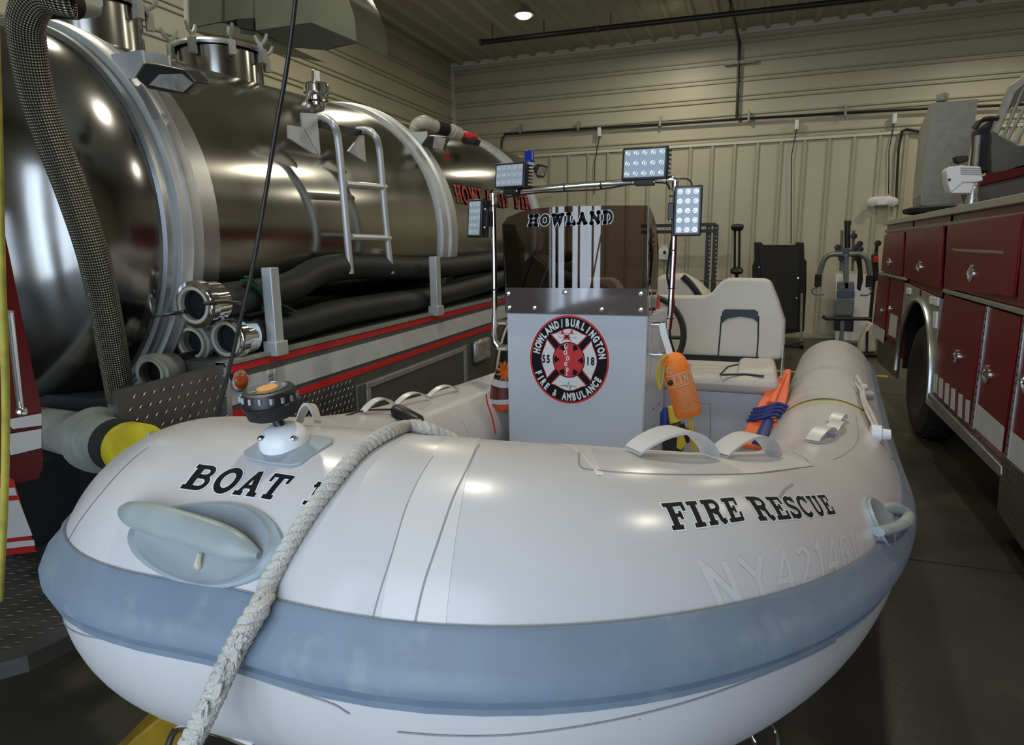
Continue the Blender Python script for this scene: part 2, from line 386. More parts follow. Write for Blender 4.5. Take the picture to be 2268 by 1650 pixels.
# ================================================================ BOAT: tube surface
BP = [-0.7258, 1.0013, 0.1069, 0.8166, 1.4249, 1.9008, 1.4889, 0.8816, 0.2464, 0.8185, 0.2937, 0.2186, 0.0378, 0.4349, -0.0843, -0.0027, 0.8475, 1.4624, 2.5861, 1.1178, 0.2432, -0.5063]
def center(side):
    x0, y0, h, a, L, n, mm, z0, S, Ls, r0, r1, roll, al, be, tp, aL, LL, nL, mL, SL, hk = BP
    if side < 0: a, L, n, mm = aL, LL, nL, mL
    TH = np.linspace(0, np.pi/2, 90)
    u = a*np.sin(TH)**(2/n); v = L*(1-np.maximum(np.cos(TH), 0)**(2/mm)); vs = np.linspace(L, 3.9, 60)[1:]
    u = np.concatenate([u, a+tp*(vs-L)]); v = np.concatenate([v, vs]); z = z0+S*np.exp(-(v/Ls)**2)
    v2 = v+hk*u*np.exp(-v**2)
    r = r1+(r0-r1)*np.exp(-(v/1.2)**2)
    u = u*side; v = v2
    return np.stack([x0+u*math.cos(h)+v*math.sin(h), y0-u*math.sin(h)+v*math.cos(h), z+u*roll], 1), r
P1, q1 = center(1); P0, q0 = center(-1)
PP = np.concatenate([P0[::-1][:-1], P1]); RR = np.concatenate([q0[::-1][:-1], q1])
d = np.concatenate([[0], np.cumsum(np.linalg.norm(np.diff(PP, axis=0), axis=1))]); S_END = d[-1]; NS = 400
ss = np.linspace(0, S_END, NS)
PATH = np.stack([np.interp(ss, d, PP[:, k]) for k in range(3)], 1); RAD = np.interp(ss, d, RR)
for _ in range(60):
    PATH[1:-1] = .5*PATH[1:-1]+.25*(PATH[:-2]+PATH[2:])
TAN = np.gradient(PATH, axis=0); TAN /= np.linalg.norm(TAN, axis=1)[:, None]
NOR = np.cross(TAN, [0, 0, 1.]); NOR /= np.linalg.norm(NOR, axis=1)[:, None]      # outward
if NOR[0][0] > 0: NOR = -NOR
BIN = np.cross(TAN, NOR); BIN[BIN[:, 2] < 0] *= -1
def lerp(A, s):
    f = np.clip(s/S_END*(NS-1), 0, NS-1.001); i = int(f); t = f-i; return A[i]*(1-t)+A[i+1]*t
def surf(s, ang, off=0.):
    """point on the tube: s metres along, ang elevation from outward horizontal (pi/2 = top)"""
    return lerp(PATH, s)+(lerp(NOR, s)*math.cos(ang)+lerp(BIN, s)*math.sin(ang))*(lerp(RAD, s)+off)
def outn(s, ang): return lerp(NOR, s)*math.cos(ang)+lerp(BIN, s)*math.sin(ang)
GA = np.linspace(-.6, 3.4, 90)
GRID = PATH[:, None]+(NOR[:, None]*np.cos(GA)[None, :, None]+BIN[:, None]*np.sin(GA)[None, :, None])*RAD[:, None, None]
_q = GRID-C0; _dep = _q@CF; GX = CX+FPX*(_q@CR)/_dep; GY = CY-FPX*(_q@CU)/_dep
_gn = (NOR[:, None]*np.cos(GA)[None, :, None]+BIN[:, None]*np.sin(GA)[None, :, None]); FACE = (_gn*_q).sum(2) < 0
def pj(p): q = V3(p)-C0; a = q@CF; return V3((CX+FPX*(q@CR)/a, CY-FPX*(q@CU)/a))
def refine(px, py, s, a):
    for _ in range(6):
        e = V3((px, py))-pj(surf(s, a)); J = np.stack([(pj(surf(s+.003, a))-pj(surf(s-.003, a)))/.006, (pj(surf(s, a+.01))-pj(surf(s, a-.01)))/.02], 1)
        if abs(np.linalg.det(J)) < 2e4: break
        st = np.linalg.solve(J, e); st = np.clip(st, [-.03, -.08], [.03, .08]); s += st[0]; a += st[1]
    return s, a
def hit(px, py):
    D = (GX-px)**2+(GY-py)**2+np.where(FACE, 0, 1e9); near = D < max(30**2, D.min()*1.3); dm = _dep[near].min(); D = np.where(near & (_dep < dm+.1), D, 1e12)
    i, j = np.unravel_index(np.argmin(D), D.shape); return refine(px, py, ss[i], GA[j])
BOAT = thing('rescue_boat', (PATH[200][0], PATH[200][1], 0), 'large white-grey inflatable rescue boat with a blue-grey rubbing strake, bow towards us', 'boat')
AN = 90
def ring_pts(i, r=None, n=AN):
    r = RAD[i] if r is None else r
    return [PATH[i]+(NOR[i]*math.cos(2*math.pi*j/n)+BIN[i]*math.sin(2*math.pi*j/n))*r for j in range(n)]
m = MB(); nr = 0
def addring(pts):
    m.v.extend([tuple(p) for p in pts])
for k, (o_, rr) in enumerate(((.30, .02), (.27, .10), (.2, .155), (.1, .2))): addring([p-TAN[0]*o_ for p in ring_pts(0, rr)]); nr += 1
for i in range(0, NS, 1): addring(ring_pts(i)); nr += 1
for k, (o_, rr) in enumerate(((.1, .2), (.2, .155), (.27, .10), (.30, .02))): addring([p+TAN[-1]*o_ for p in ring_pts(NS-1, rr)]); nr += 1
for i in range(nr-1):
    for j in range(AN): m.f.append((i*AN+j, i*AN+(j+1) % AN, (i+1)*AN+(j+1) % AN, (i+1)*AN+j))
m.build('inflatable_tube', 'pvc', BOAT, True)
# rubbing strake
prof = [(.428, -.003), (.428, .005), (.40, .009), (.34, .010), (.26, .024), (.18, .030), (.135, .026), (.11, .010), (.095, .007), (.08, .014), (.045, .012), (.035, -.003)]
m = MB(); sv = [s for s in ss[8:-1:2]]
m.grid(lambda s, k: surf(s, prof[int(k)][0], prof[int(k)][1]), sv, range(len(prof))); m.build('rubbing_strake', 'strake', BOAT, True)
m = MB(); m.grid(lambda s, k: surf(s, (.434, .428)[int(k)], .003), sv, range(2)); m.build('strake_seam', 'seam_dark', BOAT)
# hull below the tubes
tip = PATH[200]
def hull_pt(t, k):
    # t 0..1 bow->stern, k -1..1 across
    i0 = int(200-t*195); i1 = int(200+t*195)
    a = PATH[i0]-BIN[i0]*RAD[i0]*.72+NOR[i0]*RAD[i0]*.25*0; b = PATH[i1]-BIN[i1]*RAD[i1]*.72
    mid = (a+b)/2; kz = .30+.42*math.exp(-(t/.22)**1.5)
    w = abs(k); e = a if k < 0 else b
    p = mid*(1-w)+e*w; p[2] = kz*(1-w**1.3)+e[2]*w**1.3
    return p
m = MB(); m.grid(hull_pt, np.linspace(.04, 1, 50), np.linspace(-1, 1, 17)); m.build('hull', 'pvc_under', BOAT, True, solid=.01)
# deck
m = MB()
def deck_pt(t, k):
    i0 = int(200-t*195); i1 = int(200+t*195); a = PATH[i0]; b = PATH[i1]; p = a*(1-k)+b*k; p[2] = .62+.12*math.exp(-(t/.3)**2); return p
m.grid(deck_pt, np.linspace(.05, 1, 30), np.linspace(0, 1, 9)); m.build('deck', 'deck', BOAT, True, solid=.02)
# seam tapes round the tube
def band(name, s0, s1, a0, a1, off, mt, n=30, parent=None, l=None):
    m = MB(); m.grid(lambda u, v: surf(s0+(s1-s0)*u, a0+(a1-a0)*v, off if 0 < u < 1 else -.001), [0, .001, .5, .999, 1], np.linspace(0, 1, n)); o = m.build(name, mt, parent or BOAT, True)
    if l: o['label'] = l
    return o
def seamline(pxs, w=.0010, mt='seam_dark', off=.0010, name='seam_line'):
    pts = [hit(*p) for p in pxs]; P = spline([(a, b, 0) for a, b in pts], 8)
    m = MB(); 
    vs = []
    for i, p in enumerate(P):
        t = P[min(i+1, len(P)-1)]-P[max(i-1, 0)]; r = lerp(RAD, p[0]); tt = V3((t[0], t[1]*r, 0)); tt /= np.linalg.norm(tt)+1e-9
        n = V3((-tt[1], tt[0]/r, 0))*w; vs += [surf(p[0]+n[0], p[1]+n[1], off), surf(p[0]-n[0], p[1]-n[1], off)]
    m.add(vs, [(2*i, 2*i+1, 2*i+3, 2*i+2) for i in range(len(P)-1)]); return m.build(name, mt, BOAT, True)
sA = hit(975, 1180)[0]; sB = hit(1000, 1060)[0]
s_tape = hit(960, 1200)[0]
band('seam_tape', s_tape-.035, s_tape+.02, .43, 2.2, .0008, 'seam', 40)
seamline([(1062, 984), (1036, 1035), (1005, 1100), (970, 1200), (940, 1290), (918, 1385)])
seamline([(960, 1010), (905, 1110), (870, 1220), (825, 1370)], .0006)
seamline([(330, 990), (235, 1080), (170, 1165), (140, 1225)])
seamline([(1282, 992), (1284, 1030), (1330, 1042), (1450, 1050), (1600, 1051), (1720, 1044), (1790, 1025), (1755, 1002)], .0012)
seamline([(1905, 905), (1912, 950), (1890, 990), (1845, 1018)], .001)
seamline([(700, 915), (800, 935), (870, 950)], .0012)
seamline([(1727, 1102), (1738, 1085), (1755, 1072)], .0025)
band('handle_patch', hit(1300, 1020)[0], hit(1745, 1010)[0], 1.25, 1.95, .0016, 'seam', 16)

# ---------------------------------------------------------------- stroke lettering
W_, T_, SF = .21, .10, .12
def arc(cx, cy, rx, ry, a0, a1, n=10): return [(cx+rx*math.cos(math.radians(a0+(a1-a0)*i/n)), cy+ry*math.sin(math.radians(a0+(a1-a0)*i/n))) for i in range(n+1)]
def sf(x, y, w=.2): return ([(x-w, y), (x+w, y)], SF)
B0, B1 = .06, .94
GL = {
 'H': (1.0, [([(.22, 0), (.22, 1)], W_), ([(.78, 0), (.78, 1)], W_), ([(.22, .5), (.78, .5)], T_), sf(.22, B0), sf(.22, B1), sf(.78, B0), sf(.78, B1)]),
 'O': (.95, [(arc(.475, .5, .36, .44, 0, 360, 24), .18)]),
 'W': (1.25, [([(.15, 1), (.38, .03), (.62, .85)], .17), ([(.62, .85), (.86, .03), (1.1, 1)], .15), sf(.17, B1, .18), sf(.62, B1, .14), sf(1.08, B1, .18)]),
 'L': (.9, [([(.28, 0), (.28, 1)], W_), sf(.28, B1, .24), ([(.04, B0), (.88, B0)], SF), ([(.83, 0), (.83, .38)], .1)]),
 'A': (1.05, [([(.18, .03), (.5, .97)], .12), ([(.5, .97), (.84, .03)], W_), ([(.3, .33), (.72, .33)], .1), sf(.18, B0, .17), sf(.84, B0, .19)]),
 'N': (1.05, [([(.2, 0), (.2, 1)], .13), ([(.85, 0), (.85, 1)], .13), ([(.2, .95), (.85, .05)], W_), sf(.17, B1, .16), sf(.2, B0, .18), sf(.85, B1, .18)]),
 'D': (1.0, [([(.26, 0), (.26, 1)], W_), ([(.05, B0), (.5, B0)]+arc(.5, .5, .36, .44, -90, 90, 14)+[(.05, B1)], .15)]),
 'F': (.9, [([(.28, 0), (.28, 1)], W_), sf(.28, B0, .22), ([(.06, B1), (.86, B1)], SF), ([(.82, 1), (.82, .68)], .1), ([(.28, .5), (.62, .5)], T_), ([(.6, .36), (.6, .64)], .08)]),
 'I': (.55, [([(.27, 0), (.27, 1)], W_), sf(.27, B0, .23), sf(.27, B1, .23)]),
 'R': (1.0, [([(.26, 0), (.26, 1)], W_), ([(.06, B1), (.5, B1)]+arc(.55, .735, .24, .205, 90, -90, 10)+[(.26, .53)], .14), ([(.5, .5), (.68, .42), (.74, .15), (.84, .05), (.97, .12)], .15), sf(.26, B0)]),
 'E': (.9, [([(.28, 0), (.28, 1)], W_), ([(.06, B1), (.84, B1)], SF), ([(.8, 1), (.8, .68)], .1), ([(.06, B0), (.88, B0)], SF), ([(.84, 0), (.84, .34)], .1), ([(.28, .5), (.6, .5)], T_), ([(.58, .36), (.58, .64)], .08)]),
 'S': (.85, [(arc(.42, .72, .27, .22, 20, 200, 10)+[(.3, .55), (.55, .45)]+arc(.43, .27, .29, .21, 40, -160, 10), .16), ([(.73, 1), (.73, .7)], .08), ([(.11, 0), (.11, .3)], .08)]),
 'C': (.9, [(arc(.47, .5, .37, .44, 45, 315, 20), .16), ([(.78, 1), (.78, .66)], .09)]),
 'U': (1.0, [([(.24, 1), (.24, .35)]+arc(.5, .34, .26, .28, 180, 360, 12)+[(.76, 1)], .16), sf(.24, B1, .19), sf(.76, B1, .17)]),
 'B': (1.0, [([(.26, 0), (.26, 1)], W_), ([(.06, B1), (.5, B1)]+arc(.55, .735, .22, .205, 90, -90, 10)+[(.26, .53)], .13), ([(.26, .53), (.55, .53)]+arc(.58, .295, .25, .235, 90, -90, 10)+[(.06, B0)], .13)]),
 'T': (.95, [([(.47, 0), (.47, 1)], W_), ([(.04, B1), (.9, B1)], SF), ([(.08, 1), (.08, .68)], .09), ([(.86, 1), (.86, .68)], .09), sf(.47, B0, .22)]),
 '1': (.6, [([(.3, 0), (.3, 1)], W_), ([(.3, .95), (.08, .8)], .1), sf(.3, B0, .24), sf(.2, B1, .1)]),
 'c': (.75, [(arc(.38, .5, .28, .42, 45, 315, 16), .17)]),
 '-': (.5, [([(.08, .5), (.42, .5)], .16)]), ' ': (.55, []),
 # plain strokes
 'n': (.8, [([(.12, 0), (.12, 1), (.66, 0), (.66, 1)], .17)]), 'y': (.8, [([(.05, 1), (.4, .5), (.75, 1)], .17), ([(.4, .5), (.4, 0)], .17)]),
 'f': (.8, [([(.6, 0), (.6, 1), (.08, .3), (.78, .3)], .15)]), 't': (.75, [(arc(.36, .72, .26, .24, 150, -30, 10)+[(.1, .08), (.68, .08)], .16)]),
 'i': (.5, [([(.12, .8), (.3, 1), (.3, 0)], .16)]), 'g': (.85, [(arc(.42, .5, .32, .43, 50, 330, 18)+[(.7, .45), (.45, .45)], .15)]),
 'v': (.8, [([(.06, 1), (.4, 0), (.74, 1)], .16)]),
}
def text_strokes(txt, gap=.08, shear=0.):
    x = 0; out = []
    for ch in txt:
        w, st = GL[ch]
        for pts, wd in st: out.append(([(x+a+shear*b, b) for a, b in pts], wd))
        x += w+gap
    return out, x-gap
def stroke_mesh(strokes, fn, grow=0., maxl=.12):
    m = MB()
    for pts, wd in strokes:
        P = [V3((a, b)) for a, b in pts]; closed = np.linalg.norm(P[0]-P[-1]) < 1e-6
        h = wd/2+grow
        if grow and not closed:
            t0 = (P[0]-P[1])/np.linalg.norm(P[0]-P[1]); t1 = (P[-1]-P[-2])/np.linalg.norm(P[-1]-P[-2]); P[0] = P[0]+t0*grow; P[-1] = P[-1]+t1*grow
        Q = [P[0]]
        for a, b in zip(P[:-1], P[1:]):
            k = max(1, int(np.ceil(np.linalg.norm(b-a)/maxl)))
            for j in range(1, k+1): Q.append(a+(b-a)*j/k)
        vs = []
        for i, p in enumerate(Q):
            a = Q[i-1] if i else (Q[-2] if closed else None); b = Q[i+1] if i < len(Q)-1 else (Q[1] if closed else None)
            d1 = (p-a)/np.linalg.norm(p-a) if a is not None else None; d2 = (b-p)/np.linalg.norm(b-p) if b is not None else None
            if d1 is None: d1 = d2
            if d2 is None: d2 = d1
            t = d1+d2; t /= np.linalg.norm(t)+1e-9; n = V3((-t[1], t[0])); c = max(abs(np.dot(n, V3((-d1[1], d1[0])))), .45)
            vs += [fn(*(p+n*h/c)), fn(*(p-n*h/c))]
        m.add(vs, [(2*i, 2*i+1, 2*i+3, 2*i+2) for i in range(len(Q)-1)])
    return m
def tube_text(txt, quad, label, black='ink', outl=True, gap=.12, off=.0007, shear=0., name='lettering'):
    """quad: pixel corners TL,TR,BR,BL located on the tube skin"""
    H = [hit(*p) for p in quad]; st, w = text_strokes(txt, gap, shear)
    def mp(o):
        def fn(a, b):
            u = a/w; s = (H[3][0]*(1-u)+H[2][0]*u)*(1-b)+(H[0][0]*(1-u)+H[1][0]*u)*b
            g = (H[3][1]*(1-u)+H[2][1]*u)*(1-b)+(H[0][1]*(1-u)+H[1][1]*u)*b
            return surf(s, g, o)
        return fn
    if outl: stroke_mesh(st, mp(off), .07, .06).build('letter_outline', 'white', BOAT)
    o = stroke_mesh(st, mp(off+.0004), .025 if outl else 0, .06).build(name, black, BOAT); o['label'] = label
tube_text('FIRE', [(1462, 1117), (1625, 1103), (1648, 1152), (1488, 1174)], 'black FIRE lettering with white edge')
tube_text('RESCUE', [(1648, 1102), (1826, 1097), (1850, 1137), (1680, 1153)], 'black RESCUE lettering with white edge')
tube_text('BOAT', [(438, 1030), (655, 1057), (612, 1108), (398, 1080)], 'black slanted BOAT lettering with white edge', gap=.1)
tube_text('1', [(700, 1068), (735, 1073), (705, 1122), (668, 1116)], 'black numeral 1 half under the rope')
tube_text('nyftifgv', [(1540, 1250), (1895, 1168), (1905, 1245), (1590, 1348)], 'ghost of removed registration lettering', 'ghost', False, gap=.22, off=.0004, name='faded_lettering')
# oval grab pads with handle
def grab_pad(name, c, lb, us, ang, hw, ha, hrot, hlen):
    s0, a0 = c
    n = 40; m = MB(); R = lerp(RAD, s0)
    def pt(f, t, o=.004): return surf(s0+hw*f*(math.cos(t)*math.cos(ang)-ha/hw*math.sin(t)*math.sin(ang)), a0+(hw*f*math.cos(t)*math.sin(ang)+ha*f*math.sin(t)*math.cos(ang))/R, o)
    for f, o in ((0, .008), (.8, .008), (.86, .012), (.9, .006), (.97, .005), (1, -.002)): m.v.extend([tuple(pt(f, 2*math.pi*j/n, o)) for j in range(n)])
    for i in range(5):
        for j in range(n): m.f.append((i*n+j, i*n+(j+1) % n, (i+1)*n+(j+1) % n, (i+1)*n+j))
    o = m.build(name, 'pad', BOAT, True); o['label'] = lb
    return pt
gp = grab_pad('handle_pad', hit(474, 1203), 'blue-grey oval pad under the bow grip', 1, 0.0, .163, .069, 0, 0)
s0, a0 = hit(470, 1205)
m = MB(); L = 22
for i in range(L+1):
    t = -1+2*i/L; s = s0-.022+t*.155; lift = .014+.022*(1-t**4); wd = .0165*(1-abs(t)**6*.75)
    a = a0+.04-.06*t; n_ = outn(s, a); b_ = surf(s, a+.05)-surf(s, a-.05); b_ /= np.linalg.norm(b_); c_ = surf(s, a, lift)
    for k in range(12):
        th = 2*math.pi*k/12; m.v.append(tuple(c_+b_*wd*math.cos(th)*1.5+n_*.013*math.sin(th)*(1-abs(t)**6*.6)))
for i in range(L):
    for k in range(12): m.f.append((i*12+k, i*12+(k+1) % 12, (i+1)*12+(k+1) % 12, (i+1)*12+k))
m.f.append(tuple(range(12))); m.f.append(tuple(range(L*12, L*12+12)))
lab(m.build('grip', 'pad_handle', BOAT, True), 'stained rubber bow grip')
m = MB(); m.ball(surf(*hit(450, 1252), .011), .006, .006, .009); m.sweep([surf(*hit(452, 1248), .013), surf(*hit(459, 1228), .016)], [.005, .003], 6); m.build('valve_pin', 'cream', BOAT, True)
s2, a2 = hit(1950, 1158)
grab_pad('handle_pad', (s2, a2), 'blue-grey oval pad under the starboard grip', 1, 0.0, .085, .065, 0, 0)
q = [surf(*hit(1932, 1180), .012), surf(*hit(1948, 1177), .022), surf(*hit(1972, 1165), .028), surf(*hit(1988, 1145), .026), surf(*hit(1978, 1128), .008), surf(*hit(1962, 1126), -.010)]
m = MB().sweep(spline(q, 8), .011, 10, sx=1.4); m.build('grip', 'pad_handle', BOAT, True)
# webbing handles: arched straps on the tubes
def strap(pa, pb, h, w, mt='seam', name='lifting_handle', lb=None, axis_px=None):
    A = hit(*pa); B = hit(*pb); m = MB(); n = 18
    for i in range(n+1):
        t = i/n; s = A[0]+(B[0]-A[0])*t; a = A[1]+(B[1]-A[1])*t; o = .004+h*math.sin(math.pi*t)**.8
        tv = V3((B[0]-A[0], (B[1]-A[1])*.25)); tv /= np.linalg.norm(tv)+1e-9; nn = (-tv[1], tv[0]/.25)
        for sg in (-1, 1):
            for dd in (0, .006): m.v.append(tuple(surf(s+nn[0]*w*sg, a+nn[1]*w*sg, o+dd)))
    for i in range(n):
        k = 4*i
        for a, b in ((0, 1), (1, 3), (3, 2), (2, 0)): m.f.append((k+a, k+b, k+4+b, k+4+a))
    o = m.build(name, mt, BOAT, True); 
    if lb: o['label'] = lb
strap((1400, 1005), (1572, 1012), .045, .02)
strap((1590, 1012), (1712, 1010), .045, .02)
strap((1798, 982), (1842, 962), .03, .018)
strap((1836, 966), (1858, 940), .022, .018)
strap((1846, 936), (1866, 912), .022, .018)
strap((664, 916), (716, 915), .035, .014)
strap((808, 897), (878, 887), .045, .012)
strap((880, 886), (950, 870), .04, .012)
strap((952, 868), (1018, 852), .035, .012)
# strap band and pale sleeve at the stern of the starboard tube
sb = hit(1840, 868)[0]
band('tube_band', sb-.006, sb+.018, .1, 3.0, .003, 'black', 30)
band('tube_band', sb-.016, sb-.007, .1, 3.0, .003, 'yellowcap', 30, l='yellow edge line')
# life line on the outside of the starboard tube
q = [surf(*hit(x, y), .022) for x, y in ((1900, 822), (1912, 850), (1920, 880), (1934, 915), (1944, 945))]
MB().sweep(spline(q, 6), .0085, 8).build('grab_line', 'rope', BOAT, True)
q = [surf(*hit(x, y), .02) for x, y in ((1892, 835), (1908, 856), (1914, 875), (1922, 905), (1940, 944))]
MB().sweep(spline(q, 6), .0055, 8).build('grab_line', 'rope', BOAT, True); MB().ball(surf(*hit(1914, 853), .03), .018).build('line_knot', 'rope', BOAT, True)
m = MB().lathe(surf(*hit(1942, 946), .0), CR*.8+V3((0, -.3, 0)), [(0, .03), (.03, .03), (.035, .02), (.06, .018)], 14); lab(m.build('line_anchor', 'whiteplastic', BOAT, True), 'white knob with black collar')
MB().lathe(surf(*hit(1908, 858), .0), CR, [(0, .02), (.06, .022), (.065, 0)], 12).build('line_anchor', 'galv', BOAT, True)
# bow bracket with loop under the starboard bow, and bow eye
_dt = 1.34
def Tq(x, y, o=0.): r_ = ray(x+34, y+16); return C0+r_*(_dt+o)/(r_@CF)
_n = Tq(1614, 1598)*0+CF*.012
MB().prism([Tq(1600, 1560), Tq(1650, 1535), Tq(1672, 1580), Tq(1626, 1610)], _n).build('towing_tab', 'pvc_under', BOAT)
MB().sweep(spline([Tq(1626, 1606), Tq(1640, 1634), Tq(1668, 1660), Tq(1688, 1655), Tq(1688, 1612), Tq(1670, 1580)], 6), .0038, 8).build('towing_loop', 'chrome', BOAT, True)
MB().sweep(spline([Yp(372, 1652, .74), Yp(385, 1622, .74), Yp(410, 1612, .74), Yp(470, 1618, .74), Yp(560, 1655, .74)], 6), .006, 8).build('bow_eye', 'chrome', BOAT, True)
# hull seams below the strake
def underline(pts, w=.0015):
    P = spline([(*hit2(*p), 0) for p in pts], 6); m = MB()
    vs = []
    for p in P: vs += [surf(p[0], p[1]+w/.29, .0015), surf(p[0], p[1]-w/.29, .0015)]
    m.add(vs, [(2*i, 2*i+1, 2*i+3, 2*i+2) for i in range(len(P)-1)]); return m.build('seam_line', 'seam_dark', BOAT, True)
GA2 = np.linspace(-1.4, .2, 60); G2 = PATH[:, None]+(NOR[:, None]*np.cos(GA2)[None, :, None]+BIN[:, None]*np.sin(GA2)[None, :, None])*RAD[:, None, None]
_q2 = G2-C0; _d2 = _q2@CF; GX2 = CX+FPX*(_q2@CR)/_d2; GY2 = CY-FPX*(_q2@CU)/_d2
def hit2(px, py):
    D = (GX2-px)**2+(GY2-py)**2; near = D < max(30**2, D.min()*1.3); dm = _d2[near].min(); D = np.where(near & (_d2 < dm+.1), D, 1e12); i, j = np.unravel_index(np.argmin(D), D.shape); return refine(px, py, ss[i], GA2[j])
underline([(95, 1385), (300, 1425), (500, 1478), (700, 1545), (775, 1580)])
underline([(880, 1620), (1100, 1628), (1300, 1605), (1500, 1560), (1700, 1490), (1850, 1420)])

# ================================================================ ROPE
def add_rope(m, path, r, pitch=.05, ph0=0., scale=None, n=8):
    P = np.array(path); d = np.concatenate([[0], np.cumsum(np.linalg.norm(np.diff(P, axis=0), axis=1))])
    k = max(8, int(d[-1]/.004)); sd = np.linspace(0, d[-1], k); Q = np.stack([np.interp(sd, d, P[:, i]) for i in range(3)], 1)
    T = np.gradient(Q, axis=0); T /= np.linalg.norm(T, axis=1)[:, None]; up = V3((0, 1, .3)); Nn = np.cross(T, up); Nn /= np.linalg.norm(Nn, axis=1)[:, None]; B = np.cross(T, Nn)
    for st in range(3):
        a = sd/pitch*2*math.pi+st*2*math.pi/3+ph0; sc = np.array([scale(x/d[-1]) if scale else 1. for x in sd])
        m.sweep(Q+(Nn*np.cos(a)[:, None]+B*np.sin(a)[:, None])*(r*.52*sc)[:, None], r*.56*sc, n)
rp = [surf(*hit(px, py), .012) for px, py in ((940, 957), (905, 957), (870, 968), (838, 985), (800, 1012), (762, 1055), (725, 1102), (690, 1150), (655, 1205), (628, 1252), (606, 1296))]
rp = [rp[0]+V3((.05, .03, -.03))]+rp
_da = (rp[-1]-C0)@CF; _d0 = (surf(*hit(540, 1405), .058)-C0)@CF
def Dp(px, py, dep): r_ = ray(px, py); return C0+r_*dep/(r_@CF)
for px, py, w in ((580, 1336, .55), (550, 1385, .95), (522, 1435, 1), (498, 1485, 1), (472, 1545, 1.05), (447, 1597, 1.1), (420, 1650, 1.15), (396, 1710, 1.2)): rp.append(Dp(px, py, _da+(_d0-_da)*w))
m = MB(); add_rope(m, spline(rp, 10), .0125, .042, scale=lambda t: 1+.28*max(0, min(1, (t-.62)/.1)))
ro = m.build('mooring_rope', 'rope', None, True); tag(ro, 'thick twisted off-white rope draped over the boat bow', 'rope')
m = MB(); random.seed(2)
for i in range(46):
    t = random.random(); q = Dp(540-125*t+random.uniform(-13, 13), 1400+250*t, _d0-.012-.008*random.random()); dd = Dp(520-125*t, 1445+250*t, _d0-.012)-Dp(540-125*t, 1400+250*t, _d0-.012)
    m.sweep([q, q+dd*.35+V3((random.uniform(-.004, .004), 0, .0)), q+dd*.7+V3((random.uniform(-.012, .012), -.002, 0))], [.0028, .0024, .0006], 5)
m.build('frayed_strand', 'rope', ro, True)

# ================================================================ NAVIGATION LIGHT on the bow
s0, a0 = hit(635, 1000); b0 = surf(s0, a0); by = b0[1]; n0 = outn(s0, a0)
px1 = (b0-C0)@CF/FPX
t = thing('navigation_light', b0, 'black round beacon with amber centre on a white swivel mount, on the bow', 'light')
q = [(541, 1005), (548, 1018), (600, 1030), (648, 1035), (668, 1030), (738, 984), (735, 975), (690, 968), (600, 968), (590, 972)]
m = MB(); k = [surf(*hit(*p), .001) for p in q]; k2 = [surf(*hit(*p), .006) for p in q]
cc = surf(s0, a0, .007); m.add(k+k2+[cc], [(i, (i+1) % 10, (i+1) % 10+10, i+10) for i in range(10)]+[(i+10, (i+1) % 10+10, 20) for i in range(10)])
m.build('mount_pad', 'pad', t, True, bevel=.002)
c1 = surf(*hit(632, 985), .004); nn = n0*.75+V3((0, 0, .25)); nn /= np.linalg.norm(nn)
m = MB().lathe(c1-nn*.004, nn, [(0, .043), (.012, .043), (.020, .041), (.030, .034), (.036, .024), (.038, .0)], 32); m.build('swivel_base', 'whiteplastic', t, True)
for sg in (-1, 1): MB().ball(c1+CR*(.028*sg)-CF*.028+nn*.012, .007, .007, .005).build('base_screw', 'chrome', t, True)
pb = Dp(622, 944, (c1-C0)@CF-.005); MB().lathe(pb-V3((0, 0, .012)), CR*1.+V3((0, -.6, .1)), [(-.016, .006), (-.014, .012), (0, .0145), (.014, .012), (.016, .006)], 18).build('ball_joint', 'black', t, True)
pt_ = Dp(606, 918, (c1-C0)@CF-.01)
MB().sweep([pb, pt_], [.010, .009], 12).build('neck', 'black', t, True)
ax = V3((-.04, -.16, 1))
MB().lathe(pt_-ax*.002, ax, [(0, .036), (.004, .043), (.021, .046), (.0235, .0475)], 36).build('beacon_body', 'blackmatte', t, True)
MB().lathe(pt_+ax*.0215, ax, [(0, .049), (.004, .0495), (.006, .047), (.020, .046), (.026, .043), (.028, .036), (.0285, 0)], 36).build('lens_cover', 'black', t, True)
for k in range(16):
    a = 2*math.pi*k/16; c = pt_+ax*.034+V3((math.cos(a), math.sin(a), 0))*.0465
    MB().box(c[0]-.0025, c[0]+.0025, c[1]-.0025, c[1]+.0025, c[2]-.005, c[2]+.005).build('led', 'clearplastic', t)
MB().lathe(pt_+ax*.0500, ax, [(0, .033), (.0006, .034), (.0008, .030), (.0004, .0295)], 36).build('bezel_ring', 'clearplastic', t, True)
MB().lathe(pt_+ax*.0495, ax, [(0, .018), (.0016, .018), (.002, .0)], 28).build('amber_dome', 'amberdome', t, True)
c = pt_-CF*.047; c[2] = pt_[2]+.012; MB().add([c+CR*.003, c-CR*.003, c+CU*.005], [(0, 1, 2)]).build('arrow_mark', 'white', t); c = c+V3((0, 0, .018))-CF*.003
MB().add([c+CR*.003, c-CR*.003, c-CU*.005], [(0, 1, 2)]).build('arrow_mark', 'white', t)

